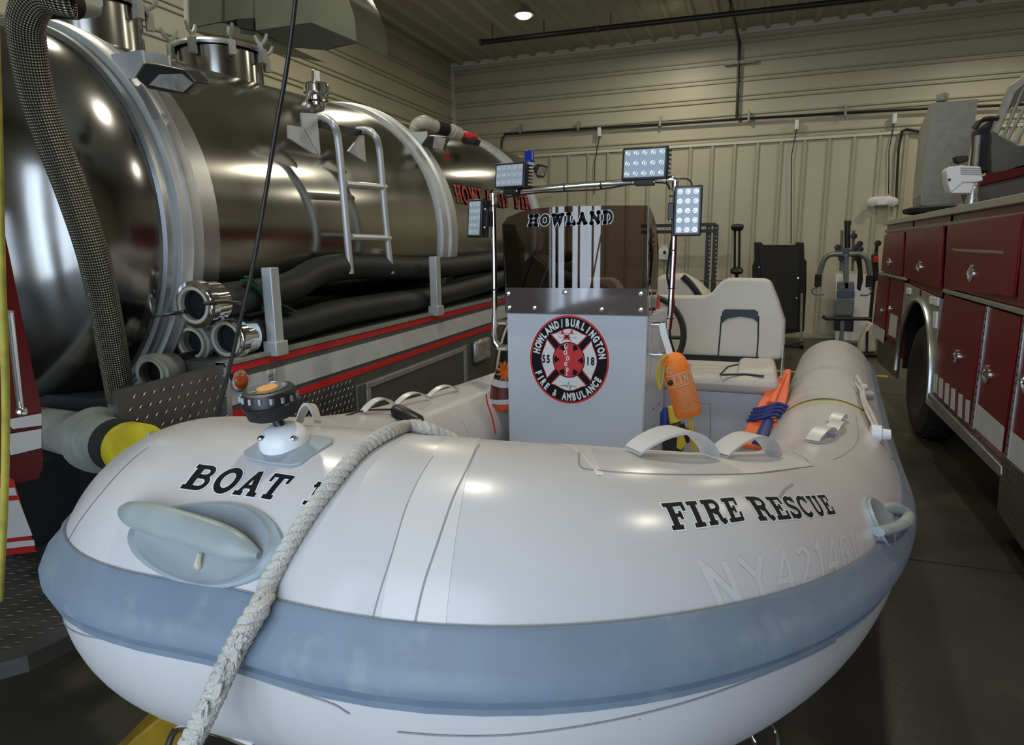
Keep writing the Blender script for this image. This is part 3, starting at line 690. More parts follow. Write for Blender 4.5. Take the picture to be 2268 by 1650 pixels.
# charger on the tube, and its lead
c = [surf(*hit(875, 905), .024)]; _dc = (c[0]-C0)@CF; c.append(Dp(934, 936, _dc-.075))
t = thing('inline_charger', c[0], 'small black inline power pack lying on the tube in front of the grab handles', 'charger')
ax = c[1]-c[0]; L_ = np.linalg.norm(ax); ax /= L_
MB().sweep([c[0]-ax*.01, c[0]+ax*.004, c[0]+ax*.02, c[1]-ax*.02, c[1]], [.010, .022, .026, .024, .012], 10, sx=1.3).build('case', 'black', t, True)
m = MB().sweep(spline([surf(*hit(770, 900), .0), surf(*hit(815, 897), .012), c[0]], 6), .0035, 8)
m.build('lead', 'black', t, True); m = MB().sweep(spline([c[1], Dp(944, 943, _dc-.08), Dp(960, 956, _dc-.09)], 6), .0035, 8); m.v = m.v; m.build('lead', 'black', t, True)

# ================================================================ CONSOLE
YC = 2.85
TL, TR_, BR_, BL = Yp(1122, 690, YC), Yp(1434, 698, YC), Yp(1422, 1010, YC), Yp(1127, 1010, YC)
BR_ = BR_+(BR_-TR_)*.25; BL = BL+(BL-TL)*.25
CON = thing('centre_console', (TL[0]*.5+TR_[0]*.5, YC, BL[2]), 'pale grey steering console with a round emblem and smoked windshield', 'console')
back = V3((.045, .42, 0))
MB().prism([TL, TR_, BR_, BL], back).build('console_body', 'gel', CON, bevel=.008)
fn_ = np.cross(TR_-TL, BL-TL); fn_ /= np.linalg.norm(fn_)
if fn_[1] > 0: fn_ = -fn_
ex = TR_-TL; ex /= np.linalg.norm(ex); ez = np.cross(fn_, ex); 
if ez[2] < 0: ez = -ez
EC = Pl(1260, 797, TL, fn_); A_, B_ = .1885, .2085
A_ = np.linalg.norm(Pl(1349, 797, TL, fn_)-Pl(1171, 797, TL, fn_))/2; B_ = np.linalg.norm(Pl(1260, 698, TL, fn_)-Pl(1260, 897, TL, fn_))/2
def em(x, y, o=0.): return EC+ex*(x*A_)+ez*(y*B_)+fn_*(.0012+o)
DEC = None
def edisc(r, o, name, mt, par, n=72):
    m = MB(); m.add([em(r*math.cos(2*math.pi*i/n), r*math.sin(2*math.pi*i/n), o) for i in range(n)], [tuple(range(n))]); return m.build(name, mt, par)
DEC = edisc(1.0, 0, 'emblem', 'white', CON); DEC['label'] = 'round fire and ambulance emblem'
edisc(.985, .0004, 'emblem_ring', 'emred', DEC); edisc(.94, .0008, 'emblem_field', 'ink', DEC)
def epoly(pts, o, name, mt):
    c = np.mean(pts, 0); n = len(pts); m = MB(); m.add([em(*p, o) for p in pts]+[em(*c, o)], [(i, (i+1) % n, n) for i in range(n)]); return m.build(name, mt, DEC)
def arm(th, gx, name, mt, o):
    P = [(-.20-gx*.6, .36-gx), (-.47-gx*1.3, .61+gx*.1)]+[(-.47-gx*1.3+(.47+gx*1.3)*f, .61+gx*.1+(.15+gx*.35)*(math.sin(f*math.pi/2)**1.6)) for f in (.25, .5, .75, 1)]
    P = P+[(-x, y) for x, y in P[::-1][1:]]
    c, s = math.cos(th)*.9, math.sin(th)*.9; return epoly([(x*c-y*s, x*s+y*c) for x, y in P], o, name, mt)
for k in range(4):
    arm(k*math.pi/2, .03, 'cross_arm_edge', 'emred', .0012); arm(k*math.pi/2, 0, 'cross_arm', 'white', .0016)
edisc(.40, .0019, 'emblem_hub_edge', 'ink', DEC, 48); edisc(.38, .0021, 'emblem_hub', 'emred', DEC, 48)
for k in range(6):
    a = math.radians(k*60); e1, e2, e3 = a-.24, a+.24, a
    epoly([(.35*math.cos(e1), .35*math.sin(e1)), (.37*math.cos(a), .37*math.sin(a)), (.35*math.cos(e2), .35*math.sin(e2)), (.22*math.cos(a), .22*math.sin(a))], .0024, 'star_notch', 'ink')
stroke_mesh([([(-.05, -.36), (-.05, .36)], .024), ([(-.05+(.035+.0015*i)*math.sin(i*.45), -.28+i*.018) for i in range(29)]+[(-.10, .27), (-.10, .33), (-.03, .345)], .024), (arc(-.05, .33, .02, .025, 0, 360, 8), .03)], lambda a, b: em(a, b, .0028)).build('staff_and_snake', 'white', DEC)
stroke_mesh([([(-.2, -.585), (-.1, -.585), (-.07, -.56), (-.04, -.61), (0, -.50), (.03, -.68), (.06, -.57), (.1, -.585), (.2, -.585)], .012)], lambda a, b: em(a, b, .0028)).build('heartbeat_line', 'ink', DEC)
stroke_mesh([([(-.16, .42), (.06, .62)], .02), ([(.06, .42), (-.16, .62)], .02), ([(-.16, .66), (-.17, .56)], .05), ([(.06, .66), (.09, .57)], .05), ([(-.12, .5), (.02, .5)], .1)], lambda a, b: em(a, b, .0028)).build('helmet_and_axes', 'emred', DEC)
stroke_mesh([([(-.27, .58), (.2, .58)], .008), ([(-.27, .50), (.2, .50)], .008)], lambda a, b: em(a, b, .0026)).build('ladder_mark', 'ink', DEC)
def sans(txt, size, fn, name, mt, par, bold=.03):
    cu = bpy.data.curves.new('t', 'FONT'); cu.body = txt; cu.size = 1; cu.offset = bold; cu.resolution_u = 4
    o = bpy.data.objects.new('t', cu); SC.collection.objects.link(o); dg = bpy.context.evaluated_depsgraph_get(); me = o.evaluated_get(dg).to_mesh()
    V = [tuple(v.co) for v in me.vertices]; F_ = [tuple(p.vertices) for p in me.polygons]; xs = [v[0] for v in V]
    w = max(xs)-min(xs); x0 = min(xs)
    o.evaluated_get(dg).to_mesh_clear(); bpy.data.objects.remove(o)
    m = MB(); m.add([fn(v[0]-x0, v[1], w) for v in V], F_); return m.build(name, mt, par, normals=False)
def ring_text(txt, a_start, a_end, r, h, top):
    n = len(txt)
    for i, ch in enumerate(txt):
        if ch == ' ': continue
        a = math.radians(a_start+(a_end-a_start)*i/(n-1))
        def fn(u, v, w, a=a):
            x = (u-w/2)*h*.93; y = (v-.35)*h*1.4
            if w < .4: x = (u-w/2)*h*1.1
            if top: rr = r+y; tx, ty = math.sin(a), -math.cos(a)
            else: rr = r-y; tx, ty = -math.sin(a), math.cos(a)
            return em(rr*math.cos(a)+tx*x, rr*math.sin(a)+ty*x, .0028)
        sans(ch, 1, fn, 'emblem_letter', 'white', DEC, .02 if ch == '&' else .055)
ring_text('HOWLAND/BURLINGTON', 168, 8, .825, .16, True)
ring_text('FIRE & AMBULANCE', 203, 331, .825, .16, False)
for txt, cx_ in (('55', -.57), ('18', .53)):
    for k, ch in enumerate(txt): sans(ch, 1, lambda u, v, w, k=k, cx_=cx_: em(cx_+(k-.5)*.115+(u-w/2)*.17, (v-.35)*.24-.0, .0028), 'emblem_number', 'ink', DEC, .04)
# smoked windshield: front pane, bevelled wings, lower strip, screws
yw = YC-.012
F_ = [Yp(x, y, yw) for x, y in ((1120, 692), (1113, 496), (1122, 482), (1150, 470), (1185, 462), (1235, 457), (1300, 456), (1362, 455), (1435, 455), (1433, 699))]
MB().prism(F_, (0, .005, 0)).build('windshield', 'smoke', CON)
q0_, q1_ = F_[-2], F_[-1]
wing = []
bk = [Yp(1444, 470, yw+.10), Yp(1453, 500, yw+.18), Yp(1458, 545, yw+.22), Yp(1456, 640, yw+.22), Yp(1450, 698, yw+.16)]
m = MB().add([q0_]+bk+[q1_], [(0, 1, 2, 3, 4, 5, 6)]); m.build('windshield_wing', 'smoke', CON, solid=.004)
bkl = [p+V3((-.0, 0, 0)) for p in (F_[1]+V3((.02, .10, 0)), F_[1]+V3((.03, .2, -.1)), F_[0]+V3((.03, .2, .1)), F_[0]+V3((.02, .12, 0)))]
m = MB().add([F_[1]]+bkl+[F_[0]], [(0, 1, 2, 3, 4, 5)]); m.build('windshield_wing', 'smoke', CON, solid=.004)
mat('brownstrip', (.075, .058, .062), .06, 0, coat=1.)
MB().prism([Yp(x, y, yw-.0045) for x, y in ((1119, 637), (1434, 639), (1434, 699), (1120, 693))], (0, .004, 0)).build('windshield_mounting_strip', 'brownstrip', CON)
MB().prism([Yp(1437, 640, yw+.02), Yp(1456, 640, yw+.2), Yp(1450, 698, yw+.17), Yp(1437, 698, yw+.02)], (-.01, 0, 0)).build('windshield_mounting_strip', 'brownstrip', CON)
sc0 = None
for px, py in ((1183, 682), (1332, 685), (1251, 648), (1419, 650), (1419, 686), (1125, 650), (1127, 681)):
    q = Yp(px, py, yw-.0045)
    if sc0 is None: sc0 = MB().lathe((0, 0, 0), (0, -1, 0), [(0, .011), (.002, .011), (.004, .006), (.0042, 0)], 16).build('screw', 'chrome', CON, True); sc0.location = (0, 0, 0); _mpi = sc0.matrix_parent_inverse; sc0.location = tuple(q)
    else: rep(sc0, q, CON)
for px, py, dy in ((1437, 650, .05), (1448, 649, .13), (1437, 686, .05), (1447, 685, .13)):
    rep(sc0, Yp(px, py, yw+dy)+V3((.004, 0, 0)), CON, rot=(0, 0, math.radians(60)))
def htext(txt, quad, plane, mt, out, par, off, name='lettering', grow=.035, gap=.05, fg=.045):
    H = [Yp(*p, plane) for p in quad]; st, w = text_strokes(txt, gap)
    def fn(o): return lambda a, b: (H[3]*(1-a/w)+H[2]*(a/w))*(1-b)+(H[0]*(1-a/w)+H[1]*(a/w))*b+V3((0, -o, 0))
    if out: stroke_mesh(st, fn(off), grow).build('letter_outline', out, par)
    o = stroke_mesh(st, fn(off+.0012), fg).build(name, mt, par); return o
WS = [c for c in CON.children if c.name.startswith('windshield')][0]
lab(htext('HOWLAND', [(1172, 478), (1358, 467), (1358, 494), (1170, 500)], yw, 'ink', 'white', WS, .001, grow=.11, gap=.2), 'black HOWLAND lettering outlined in white')
# dash, steering wheel behind
MB().prism([Yp(1140, 600, YC+.15), Yp(1180, 560, YC+.15), Yp(1225, 600, YC+.15), Yp(1330, 640, YC+.15), Yp(1330, 700, YC+.15), Yp(1140, 700, YC+.15)], (0, .2, 0)).build('dashboard', 'black', CON, bevel=.015)
c = Yp(1425, 745, YC+.5); m = MB(); m.sweep([c+V3((.2*math.cos(a), .08*math.sin(a), .2*math.sin(a))) for a in np.linspace(0, 2*math.pi, 40)[:-1]], .016, 8, closed=True)
m.sweep([c, c+V3((.2, 0, 0))], .01, 6).sweep([c, c+V3((-.2, 0, 0))], .01, 6).sweep([c, c+V3((0, -.1, 0))], .02, 8); m.build('steering_wheel', 'black', CON, True)
for y0_ in (718, 784):
    a = Yp(1430, y0_, YC+.09); MB().lathe(a, (1, 0, 0), [(0, .035), (.003, .036), (.005, .02), (.006, .012)], 20).build('rail_flange', 'chrome', CON, True)
    b = a+V3((.075, -.0, 0)); MB().sweep([a, b], .0125, 12).build('rail_stub', 'chrome', CON, True)
    MB().lathe(b, (1, 0, 0), [(0, .015), (.02, .016), (.022, 0)], 14).build('rail_collar', 'chrome', CON, True)
# chrome light bar
yf = YC+.03
p = [Yp(1122, 714, yf), Yp(1104, 713, yf)]; q = [Yp(1122, 769, yf), Yp(1103, 768, yf), Yp(1095, 760, yf), Yp(1094, 735, yf), Yp(1096, 700, yf), Yp(1095, 560, yf), Yp(1092, 435, yf), Yp(1096, 427, yf), Yp(1110, 424, yf), Yp(1300, 409, yf), Yp(1484, 397, yf), Yp(1494, 399, yf), Yp(1496, 410, yf), Yp(1492, 560, yf), Yp(1485, 690, yf), Yp(1481, 722, yf)]
FR = MB().sweep(q, .0125, 14).build('light_bar_frame', 'chrome', CON, True); FR['label'] = 'chrome tubular light bar'
MB().sweep(p, .0125, 12).build('cross_stub', 'chrome', FR, True)
for a, b in (((1092, 428), (1093, 452)), ((1096, 424), (1118, 423)), ((1470, 398), (1492, 397)), ((1496, 400), (1495, 422)), ((1096, 702), (1096, 724)), ((1096, 757), (1104, 768)), ((1104, 769), (1122, 770)), ((1482, 706), (1480, 728))):
    MB().sweep([Yp(*a, yf), Yp(*b, yf)], .0155, 14).build('pipe_fitting', 'chrome', FR, True)
for a in ((1094, 455), (1249, 414), (1330, 409), (1476, 398), (1490, 433), (1489, 553), (1487, 637), (1484, 704), (1096, 640)):
    c = Yp(*a, yf); v = Yp(a[0]+(4 if a[1] < 420 else 0), a[1]+(0 if a[1] < 420 else 4), yf)-c; MB().sweep([c, c+v*.7], .0155, 12).build('cable_tie', 'black', FR, True)
MB().sweep(spline([Yp(x, y, yf-.005) for x, y in ((1106, 455), (1112, 440), (1180, 428), (1240, 424), (1330, 419), (1400, 408), (1470, 405), (1484, 420))], 6), .004, 6).build('wiring', 'black', FR, True)
MB().sweep(spline([Yp(x, y, yf-.004) for x, y in ((1498, 396), (1520, 396), (1531, 404), (1532, 420))], 6), .0035, 6).build('wiring', 'black', FR, True)
MB().sweep(spline([Yp(x, y, yf+.012) for x, y in ((1488, 530), (1482, 570), (1478, 610), (1484, 640), (1492, 670), (1484, 720), (1487, 760), (1512, 830), (1530, 862))], 6), .0055, 6).build('wiring', 'black', FR, True)
MB().prism([Yp(x, y, YC+.3) for x, y in ((1451, 657), (1462, 658), (1460, 700), (1449, 699))], (0, .002, 0)).build('warning_label', 'tag', CON)
sd = None
for px, py in ((1459, 894), (1447, 905), (1447, 945), (1448, 957), (1430, 880)):
    MB().lathe(Yp(px, py, YC+.12), (1, -.1, 0), [(0, .005), (.002, .004)], 8).build('side_screw', 'black', CON)
# work lights
def work_light(c, w, h, nx, ny, yw_, label, stalk, tilt=0.):
    t = thing('work_light', c, label, 'work light', 'LED work lights on the light bar'); t.rotation_euler = (math.radians(-3), tilt, yw_)
    bpy.context.view_layer.update()
    def b(mb, name, mt, **k):
        o = mb.build(name, mt, None, **k); o.parent = t; return o
    b(MB().box(-w/2, w/2, .0, .030, -h/2, h/2), 'housing', 'black', bevel=.008)
    m = MB().box(-w/2-.003, w/2+.003, -.006, .004, -h/2-.003, h/2+.003); b(m, 'bezel', 'black', bevel=.005)
    b(MB().box(-w/2+.008, w/2-.008, -.0085, -.004, -h/2+.008, h/2-.008), 'lens', 'lens', bevel=.002)
    cup = MB().lathe((0, 0, 0), (0, -1, 0), [(0, .0105), (.0015, .011), (.002, .0095), (.0004, .0055), (.0018, .0045), (.0024, .0)], 16)
    o0 = None
    for i in range(nx):
        for j in range(ny):
            x = (i-(nx-1)/2)*(w-.045)/(nx-1 or 1)*1.0; z = (j-(ny-1)/2)*(h-.045)/(ny-1 or 1)
            if o0 is None: o0 = b(cup, 'led_cup', 'ledcup', smooth=True)
            else: o0_ = o0.copy(); SC.collection.objects.link(o0_); o0_.parent = t; o = o0_; o.location = (x, -.0087, z); continue
            o0.location = (x, -.0087, z)
    n = 7
    for k in range(n):
        if w > h: z = -h/2+.01+(h-.02)*k/(n-1); m = MB().box(-w/2-.002, w/2+.002, .028, .052, z-.002, z+.002)
        else: x = -w/2+.01+(w-.02)*k/(n-1); m = MB().box(x-.002, x+.002, .028, .052, -h/2, h/2)
        b(m, 'cooling_fin', 'black')
    sx_, sz_ = stalk
    if sz_: b(MB().box(-.04, .04, .0, .03, sz_-.012 if sz_ < 0 else sz_-.0, sz_+.012), 'bracket', 'black', bevel=.003); [b(MB().ball((x, -.002, sz_), .006), 'bracket_bolt', 'chrome', smooth=True) for x in (-.045, .045)]
    if sx_: b(MB().box(sx_-.012, sx_+.012, .0, .03, -.035, .035), 'bracket', 'black', bevel=.003); [b(MB().ball((sx_, -.002, z), .006), 'bracket_bolt', 'chrome', smooth=True) for z in (-.04, .04)]
    return t
yl = YC-.0
work_light(Yp(1130, 389, yl), .175, .108, 5, 3, math.radians(-22), 'left-hand LED work light standing on top of the chrome bar', (0, -.068), .03)
work_light(Yp(1428, 362, yl), .190, .128, 5, 3, math.radians(-8), 'right-hand LED work light standing on top of the chrome bar', (0, -.076), .02)
work_light(Yp(1053, 484, yl), .092, .168, 3, 5, math.radians(-24), 'upright LED work light on the left side of the chrome bar', (.066, 0), .03)
work_light(Yp(1523, 467, yl), .108, .198, 3, 5, math.radians(2), 'upright LED work light on the right side of the chrome bar', (-.068, 0), .0)

# ================================================================ SEAT
YS = 3.62
SE = thing('helm_seat', Yp(1560, 900, YS), 'beige vinyl double helm seat with dark arched inlay', 'seat')
rp_ = [Yp(x, y, YS) for x, y in ((1500, 790), (1728, 797), (1735, 785), (1737, 712), (1722, 665), (1706, 625), (1695, 618), (1610, 616), (1596, 624), (1576, 648), (1560, 656), (1500, 656))]
XM = -.47
pts = rp_[:]+[V3((2*XM-p[0], p[1], p[2])) for p in rp_[::-1] if p[0] > XM]
MB().prism(pts, (.01, .10, 0)).build('backrest', 'vinyl', SE, bevel=.028, seg=4)
def sp(pxs, name, mt, w=None, off=.004, par=SE):
    if w: m = MB().sweep([Yp(x, y, YS-.001) for x, y in pxs], w, 6)
    else: m = MB().prism([Yp(x, y, YS-off) for x, y in pxs], (0, off+.004, 0))
    return m.build(name, mt, par, True)
sp([(1598, 716), (1598, 700), (1600, 690), (1606, 685), (1672, 686), (1679, 691), (1680, 716), (1668, 706), (1640, 701), (1612, 706)], 'dark_inlay', 'vinyl_dark')
sp([(1590, 792), (1594, 750), (1598, 700)], 'piping', 'vinyl_dark', .004); sp([(1676, 793), (1679, 750), (1680, 700)], 'piping', 'vinyl_dark', .004)
zc1 = Yp(1600, 838, 3.2)[2]; zc0 = Yp(1600, 872, 3.2)[2]; xr = Yp(1726, 850, 3.2)[0]
MB().box(2*XM-xr, xr, 3.2, 3.72, zc0, zc1+.015).build('seat_cushion', 'vinyl', SE, bevel=.045, seg=4)
for s_ in (1, -1):
    x_ = xr-.10 if s_ > 0 else 2*XM-xr+.10; MB().box(x_-.09, x_+.09, 3.24, 3.66, zc1-.02, zc1+.04).build('cushion_bolster', 'vinyl', SE, bevel=.03, seg=4)
q = [(1600, 826), (1640, 823), (1690, 828), (1600, 829)]
MB().sweep([Zp(x, y, zc1+.018) for x, y in ((1598, 830), (1650, 829), (1692, 833))], .005, 6).build('piping', 'vinyl_dark', SE)
MB().sweep([Zp(x, y, zc1+.018) for x, y in ((1595, 829), (1612, 812), (1640, 806))], .004, 6).build('piping', 'vinyl_dark', SE)
xb = Yp(1695, 900, 3.24)[0]; MB().box(2*XM-xb, xb, 3.24, 3.7, .62, zc0).build('seat_base', 'gelside', SE, bevel=.006)
q = [Yp(x, y, 3.236) for x, y in ((1548, 893), (1573, 894), (1572, 1002), (1548, 1001))]; m = MB()
for a, b in zip(q[:-1], q[1:]): m.sweep([a, b], .0012, 4)
m.build('hatch_outline', 'seam_dark', SE)
MB().box(xb, xb+.012, 3.24, 3.7, .62, zc0).build('base_edge', 'maroon', SE)
MB().sweep([Yp(1736, 765, YS), Yp(1734, 795, YS-.1), Yp(1731, 835, YS-.3)], .006, 8).build('hinge_arm', 'chrome', SE, True)
c = Yp(1662, 806, YS-.1); MB().sweep([c+V3((-.05, 0, -.02)), c, c+V3((.05, 0, .0))], .014, 8).ball(c, .025, .02, .018).build('hinge', 'chrome', SE, True)
MB().box(-.4, .02, YS-.02, YS+.1, Yp(1600, 815, YS)[2]-.02, Yp(1600, 800, YS)[2]+.03).build('seat_frame', 'blackmatte', SE)

# ================================================================ OUTBOARD COWL
YO = 4.55
t = thing('outboard_motor', Yp(1520, 900, YO), 'pale outboard engine cowl with black stripe behind the seat', 'outboard motor')
MB().prism([Yp(x, y, YO) for x, y in ((1450, 700), (1452, 622), (1460, 608), (1500, 608), (1530, 625), (1562, 655), (1575, 720), (1560, 800), (1460, 800))], (.03, .3, 0)).build('cowl', 'vinyl', t, bevel=.03, seg=3)
MB().sweep(spline([Yp(x, y, YO-.0) for x, y in ((1512, 612), (1527, 626), (1540, 642), (1552, 662))], 5), .022, 8).build('cowl_stripe', 'black', t, True)
MB().prism([Yp(x, y, YO+.05) for x, y in ((1490, 790), (1550, 790), (1540, 960), (1500, 960))], (0, .12, 0)).build('midsection', 'vinyl', t, bevel=.02)

# ================================================================ GEAR IN THE BOAT
def cyl_text(A, B, R, txt, t0, t1, a0_, a1_, mt, par, plain=True):
    ax = B-A; L = np.linalg.norm(ax); ax = ax/L; e1 = -CF-ax*np.dot(-CF, ax); e1 /= np.linalg.norm(e1); e2 = np.cross(ax, e1)
    if np.dot(e2, CR) < 0: e2 = -e2
    st, w = text_strokes(txt, .1)
    def fn(a, b):
        th = a0_+(a1_-a0_)*a/w; return A+ax*L*(t1+(t0-t1)*b)+(e1*math.cos(th)+e2*math.sin(th))*(R+.0015)
    return stroke_mesh(st, fn).build('lettering', mt, par)
def cyl_strip(A, B, R, t0, t1, a0_, a1_, mt, par, name='print_line'):
    ax = B-A; L = np.linalg.norm(ax); ax = ax/L; e1 = -CF-ax*np.dot(-CF, ax); e1 /= np.linalg.norm(e1); e2 = np.cross(ax, e1)
    if np.dot(e2, CR) < 0: e2 = -e2
    m = MB(); m.grid(lambda u, v: A+ax*L*v+(e1*math.cos(u)+e2*math.sin(u))*(R+.0012), np.linspace(a0_, a1_, 12), [t0, t1]); return m.build(name, mt, par)
YG = 2.72
A = Yp(1487, 782, YG); B = Yp(1527, 922, YG); ax = (B-A); Lb = np.linalg.norm(ax)
t = thing('throw_bag', A, 'orange throw-line bag with white print hanging off the console rail', 'throw bag')
R_ = .056
MB().lathe(A, ax, [(0, .018), (.01, .035), (.03, .048), (.07, .055), (Lb*.5, R_), (Lb*.93, R_), (Lb*.985, R_-.008), (Lb, .0)], 28).build('bag_body', 'orange', t, True)
for t0, t1 in ((.30, .315), (.475, .49)): cyl_strip(A, B, R_, t0, t1, -1.2, 1.3, 'cream', t)
cyl_text(A, B, R_, '-LINE', .33, .455, -.95, .95, 'cream', t); cyl_text(A, B, R_-.001, 'c', .17, .27, -1.0, -.45, 'cream', t)
for k in range(11): cyl_strip(A, B, R_, .52+k*.035, .528+k*.035, -.75+.1*(k % 3), 1.0-.15*(k % 2), 'cream', t)
MB().ball(A+ax*.12/1+V3((-.03, -.05, 0)), .012).build('cord_toggle', 'black', t, True)
for k, o in enumerate((0, .012)):
    MB().sweep(spline([Yp(x, y, YG-.03-o) for x, y in ((1478, 785), (1462, 800), (1455+k*5, 830), (1462, 862), (1468, 840), (1472, 805))], 6), .004, 6).build('yellow_cord', 'yellow', t, True)
st_ = [Yp(1466, 716, YG), Yp(1471, 742, YG), Yp(1480, 770, YG), Yp(1484, 786, YG)]
MB().sweep(spline(st_, 5), .013, prof=[(-1, -.1), (1, -.1), (1, .1), (-1, .1)], up=(0, 1, 0)).build('webbing_strap', 'white', t)
m = MB()
for o in (-.005, .005): m.sweep(spline([Yp(x, y, YG) +V3((o, 0, 0)) for x, y in ((1527, 922), (1531, 945), (1532, 970), (1540, 1003))], 6), .0045, 6)
m.build('throw_line', 'yellow', t, True)
t = thing('lamp_torch', Yp(1500, 960, 2.8), 'yellow and black cordless tool standing beside the console', 'tool')
MB().sweep([Yp(1488, 900, 2.86), Yp(1493, 925, 2.86), Yp(1499, 948, 2.85)], [.018, .024, .026], 12).build('grip', 'yellow', t, True)
MB().lathe(Yp(1497, 935, 2.84), Yp(1503, 955, 2.84)-Yp(1497, 935, 2.84), [(0, .02), (.01, .032), (.05, .036)], 14).build('collar', 'black', t, True)
MB().box(*[v for v in (Yp(1470, 960, 2.8)[0], Yp(1513, 960, 2.8)[0], 2.76, 2.86, Yp(1500, 1005, 2.8)[2], Yp(1500, 955, 2.8)[2])]).build('battery', 'black', t, bevel=.01)
MB().box(*[v for v in (Yp(1467, 960, 2.8)[0], Yp(1505, 960, 2.8)[0], 2.745, 2.80, Yp(1500, 962, 2.8)[2], Yp(1500, 955, 2.8)[2])]).build('yellow_cap', 'yellow', t, bevel=.004)
MB().prism([Yp(x, y, 2.755) for x, y in ((1500, 962), (1512, 960), (1520, 985), (1508, 998), (1498, 992))], (0, .02, 0)).build('yellow_cheek', 'yellow', t, bevel=.004)
MB().lathe(Yp(1520, 965, 2.82), (0, -1, .1), [(-.03, .03), (.0, .032), (.04, .024)], 16).build('head', 'blackmatte', t, True)
o = MB().sweep([Yp(1474, 902, 2.9), Yp(1474, 915, 2.9), Yp(1475, 945, 2.9), Yp(1477, 968, 2.9)], [.008, .024, .028, .012], 12).build('dry_bag', 'blue', None, True); tag(o, 'small blue pouch beside the console foot', 'pouch')
# left hand throw bag
t = thing('rescue_pouch', Yp(1100, 850, 2.8), 'black and orange pouch with silver bands left of the console', 'pouch')
def pouch(y0, y1, r0, r1, name, mt, cx0=1112, cx1=1116):
    a = Yp(cx0+6, y0, 2.97); b = Yp(cx1+6, y1, 2.97); MB().sweep([a, b], [r0*1.18, r1*1.18], 24, sx=1.0).build(name, mt, t, True)
pouch(806, 822, .034, .045, 'collar', 'black', 1118, 1117); pouch(822, 838, .045, .055, 'black_panel', 'black', 1117, 1116); pouch(838, 852, .056, .063, 'silver_band', 'refl', 1116, 1115)
pouch(852, 878, .063, .070, 'dark_panel', 'maroon', 1115, 1115); pouch(878, 888, .072, .072, 'silver_band', 'refl', 1116, 1117); pouch(888, 903, .071, .052, 'orange_base', 'orange2', 1117, 1121)
random.seed(5); m = MB()
for k in range(9):
    a = math.radians(k*40); c = Yp(1117, 822, 2.90); p1 = c+V3((.044*math.cos(a), -.004, .052*math.sin(a))); p2 = c+V3((.030*math.cos(a+.5), .012, .034*math.sin(a+.5)))
    m.add([c+V3((0, -.012, 0)), p1, p2, c+V3((0, .03, 0))], [(0, 1, 2), (1, 2, 3)])
m.build('gathered_neck', 'orange', t, solid=.003)
o = MB().sweep(spline([Yp(x, y, 2.6) for x, y in ((1077, 872), (1079, 890), (1090, 925), (1098, 962))], 6), .0035, 6).build('red_cord', 'redstripe', None, True); tag(o, 'thin red cord hanging inside the left tube by the pouch', 'cord')
# orange board with blue strap
t = thing('rescue_board', Zp(1700, 900, .9), 'long orange rescue board strapped in blue beside the right tube', 'board')
top = [Yp(1738, 818, 3.55), Yp(1756, 818, 3.55), Yp(1752, 832, 3.5)]
a0_, a1_ = Yp(1745, 822, 3.55), Yp(1665, 990, 2.62); w_ = Yp(1700, 990, 2.62)-Yp(1650, 990, 2.62)
m = MB(); n = 10; 
for i in range(n+1):
    u = i/n; c = a0_*(1-u)+a1_*u; wd = (.022+.055*min(1, u*2.2)); h_ = .012
    for sx, sz in ((-1, -1), (1, -1), (1, 1), (-1, 1)): m.v.append(tuple(c+V3((wd*sx*.72, 0, 0))+V3((0, 0, 1))*(h_*sz)+V3((.0, 0, .055*sx*-.0+.03*(1 if sx < 0 else -1)*0))))
for i in range(n):
    for k in range(4): m.f.append((4*i+k, 4*i+(k+1) % 4, 4*i+4+(k+1) % 4, 4*i+4+k))
m.f += [(0, 1, 2, 3), (4*n, 4*n+1, 4*n+2, 4*n+3)]
m.build('board', 'orange2', t, bevel=.006)
ad = a1_-a0_
MB().sweep([a0_+ad*.1+V3((0, 0, .014)), a0_+ad*.55+V3((.0, 0, .016))], [.008, .016], 8, sx=1.2).build('moulded_rib', 'orange2', t, True)
m = MB()
for k in range(4):
    c = a0_+ad*(.62+.045*k)+V3((.01, 0, .02)); m.sweep(spline([c+V3((-.07, 0, -.01)), c+V3((-.02, -.01, .008)), c+V3((.03, 0, .025)), c+V3((.07, .01, .01))], 4), .009, 6)
m.build('blue_webbing', 'blue', t, True)
MB().sweep([a0_+ad*.74+V3((.02, -.01, .012)), a1_+V3((.025, -.0, .012))], [.022, .026], 10).build('blue_sleeve', 'blue', t, True)


# ================================================================ GYM CORNER
YGm = 12.9
t = thing('power_rack', Yp(1578, 640, YGm), 'black squat rack with punched uprights behind the boat seat', 'rack')
for x0_, x1_ in ((1570, 1567), (1586, 1583)):
    a = Yp(x0_, 497, YGm); MB().box(a[0]-.045, a[0]+.045, YGm, YGm+.08, 0, a[2]).build('upright', 'black', t, bevel=.006)
h0_ = None
for k in range(16):
    for x_ in (1571, 1586):
        q = Yp(x_, 505+k*9.3, YGm); 
        if h0_ is None: h0_ = MB().lathe((0, 0, 0), (0, -1, 0), [(0, .014), (.004, .014)], 8).build('hole_rim', 'siding', t); h0_.location = (q[0], YGm-.002, q[2])
        else: rep(h0_, (q[0], YGm-.002, q[2]), t)
for y_ in (497, 511):
    a, b = Yp(1420, y_, YGm), Yp(1586, y_, YGm); MB().box(a[0], b[0], YGm-.03, YGm+.03, b[2]-.03, b[2]+.03).build('crossbar', 'black', t, bevel=.006)
MB().sweep([Yp(1532, 622, YGm-.1), Yp(1600, 622, YGm-.1)], .012, 6).build('bar', 'chrome', t, True)
t = thing('disc_stand', Yp(1632, 600, YGm), 'black stand with a round plate at each end against the wall', 'stand')
for x_ in (1628, 1638): MB().sweep([Yp(x_, 502, YGm), Yp(x_-1, 598, YGm)], .022, 8).build('pole', 'black', t, True)
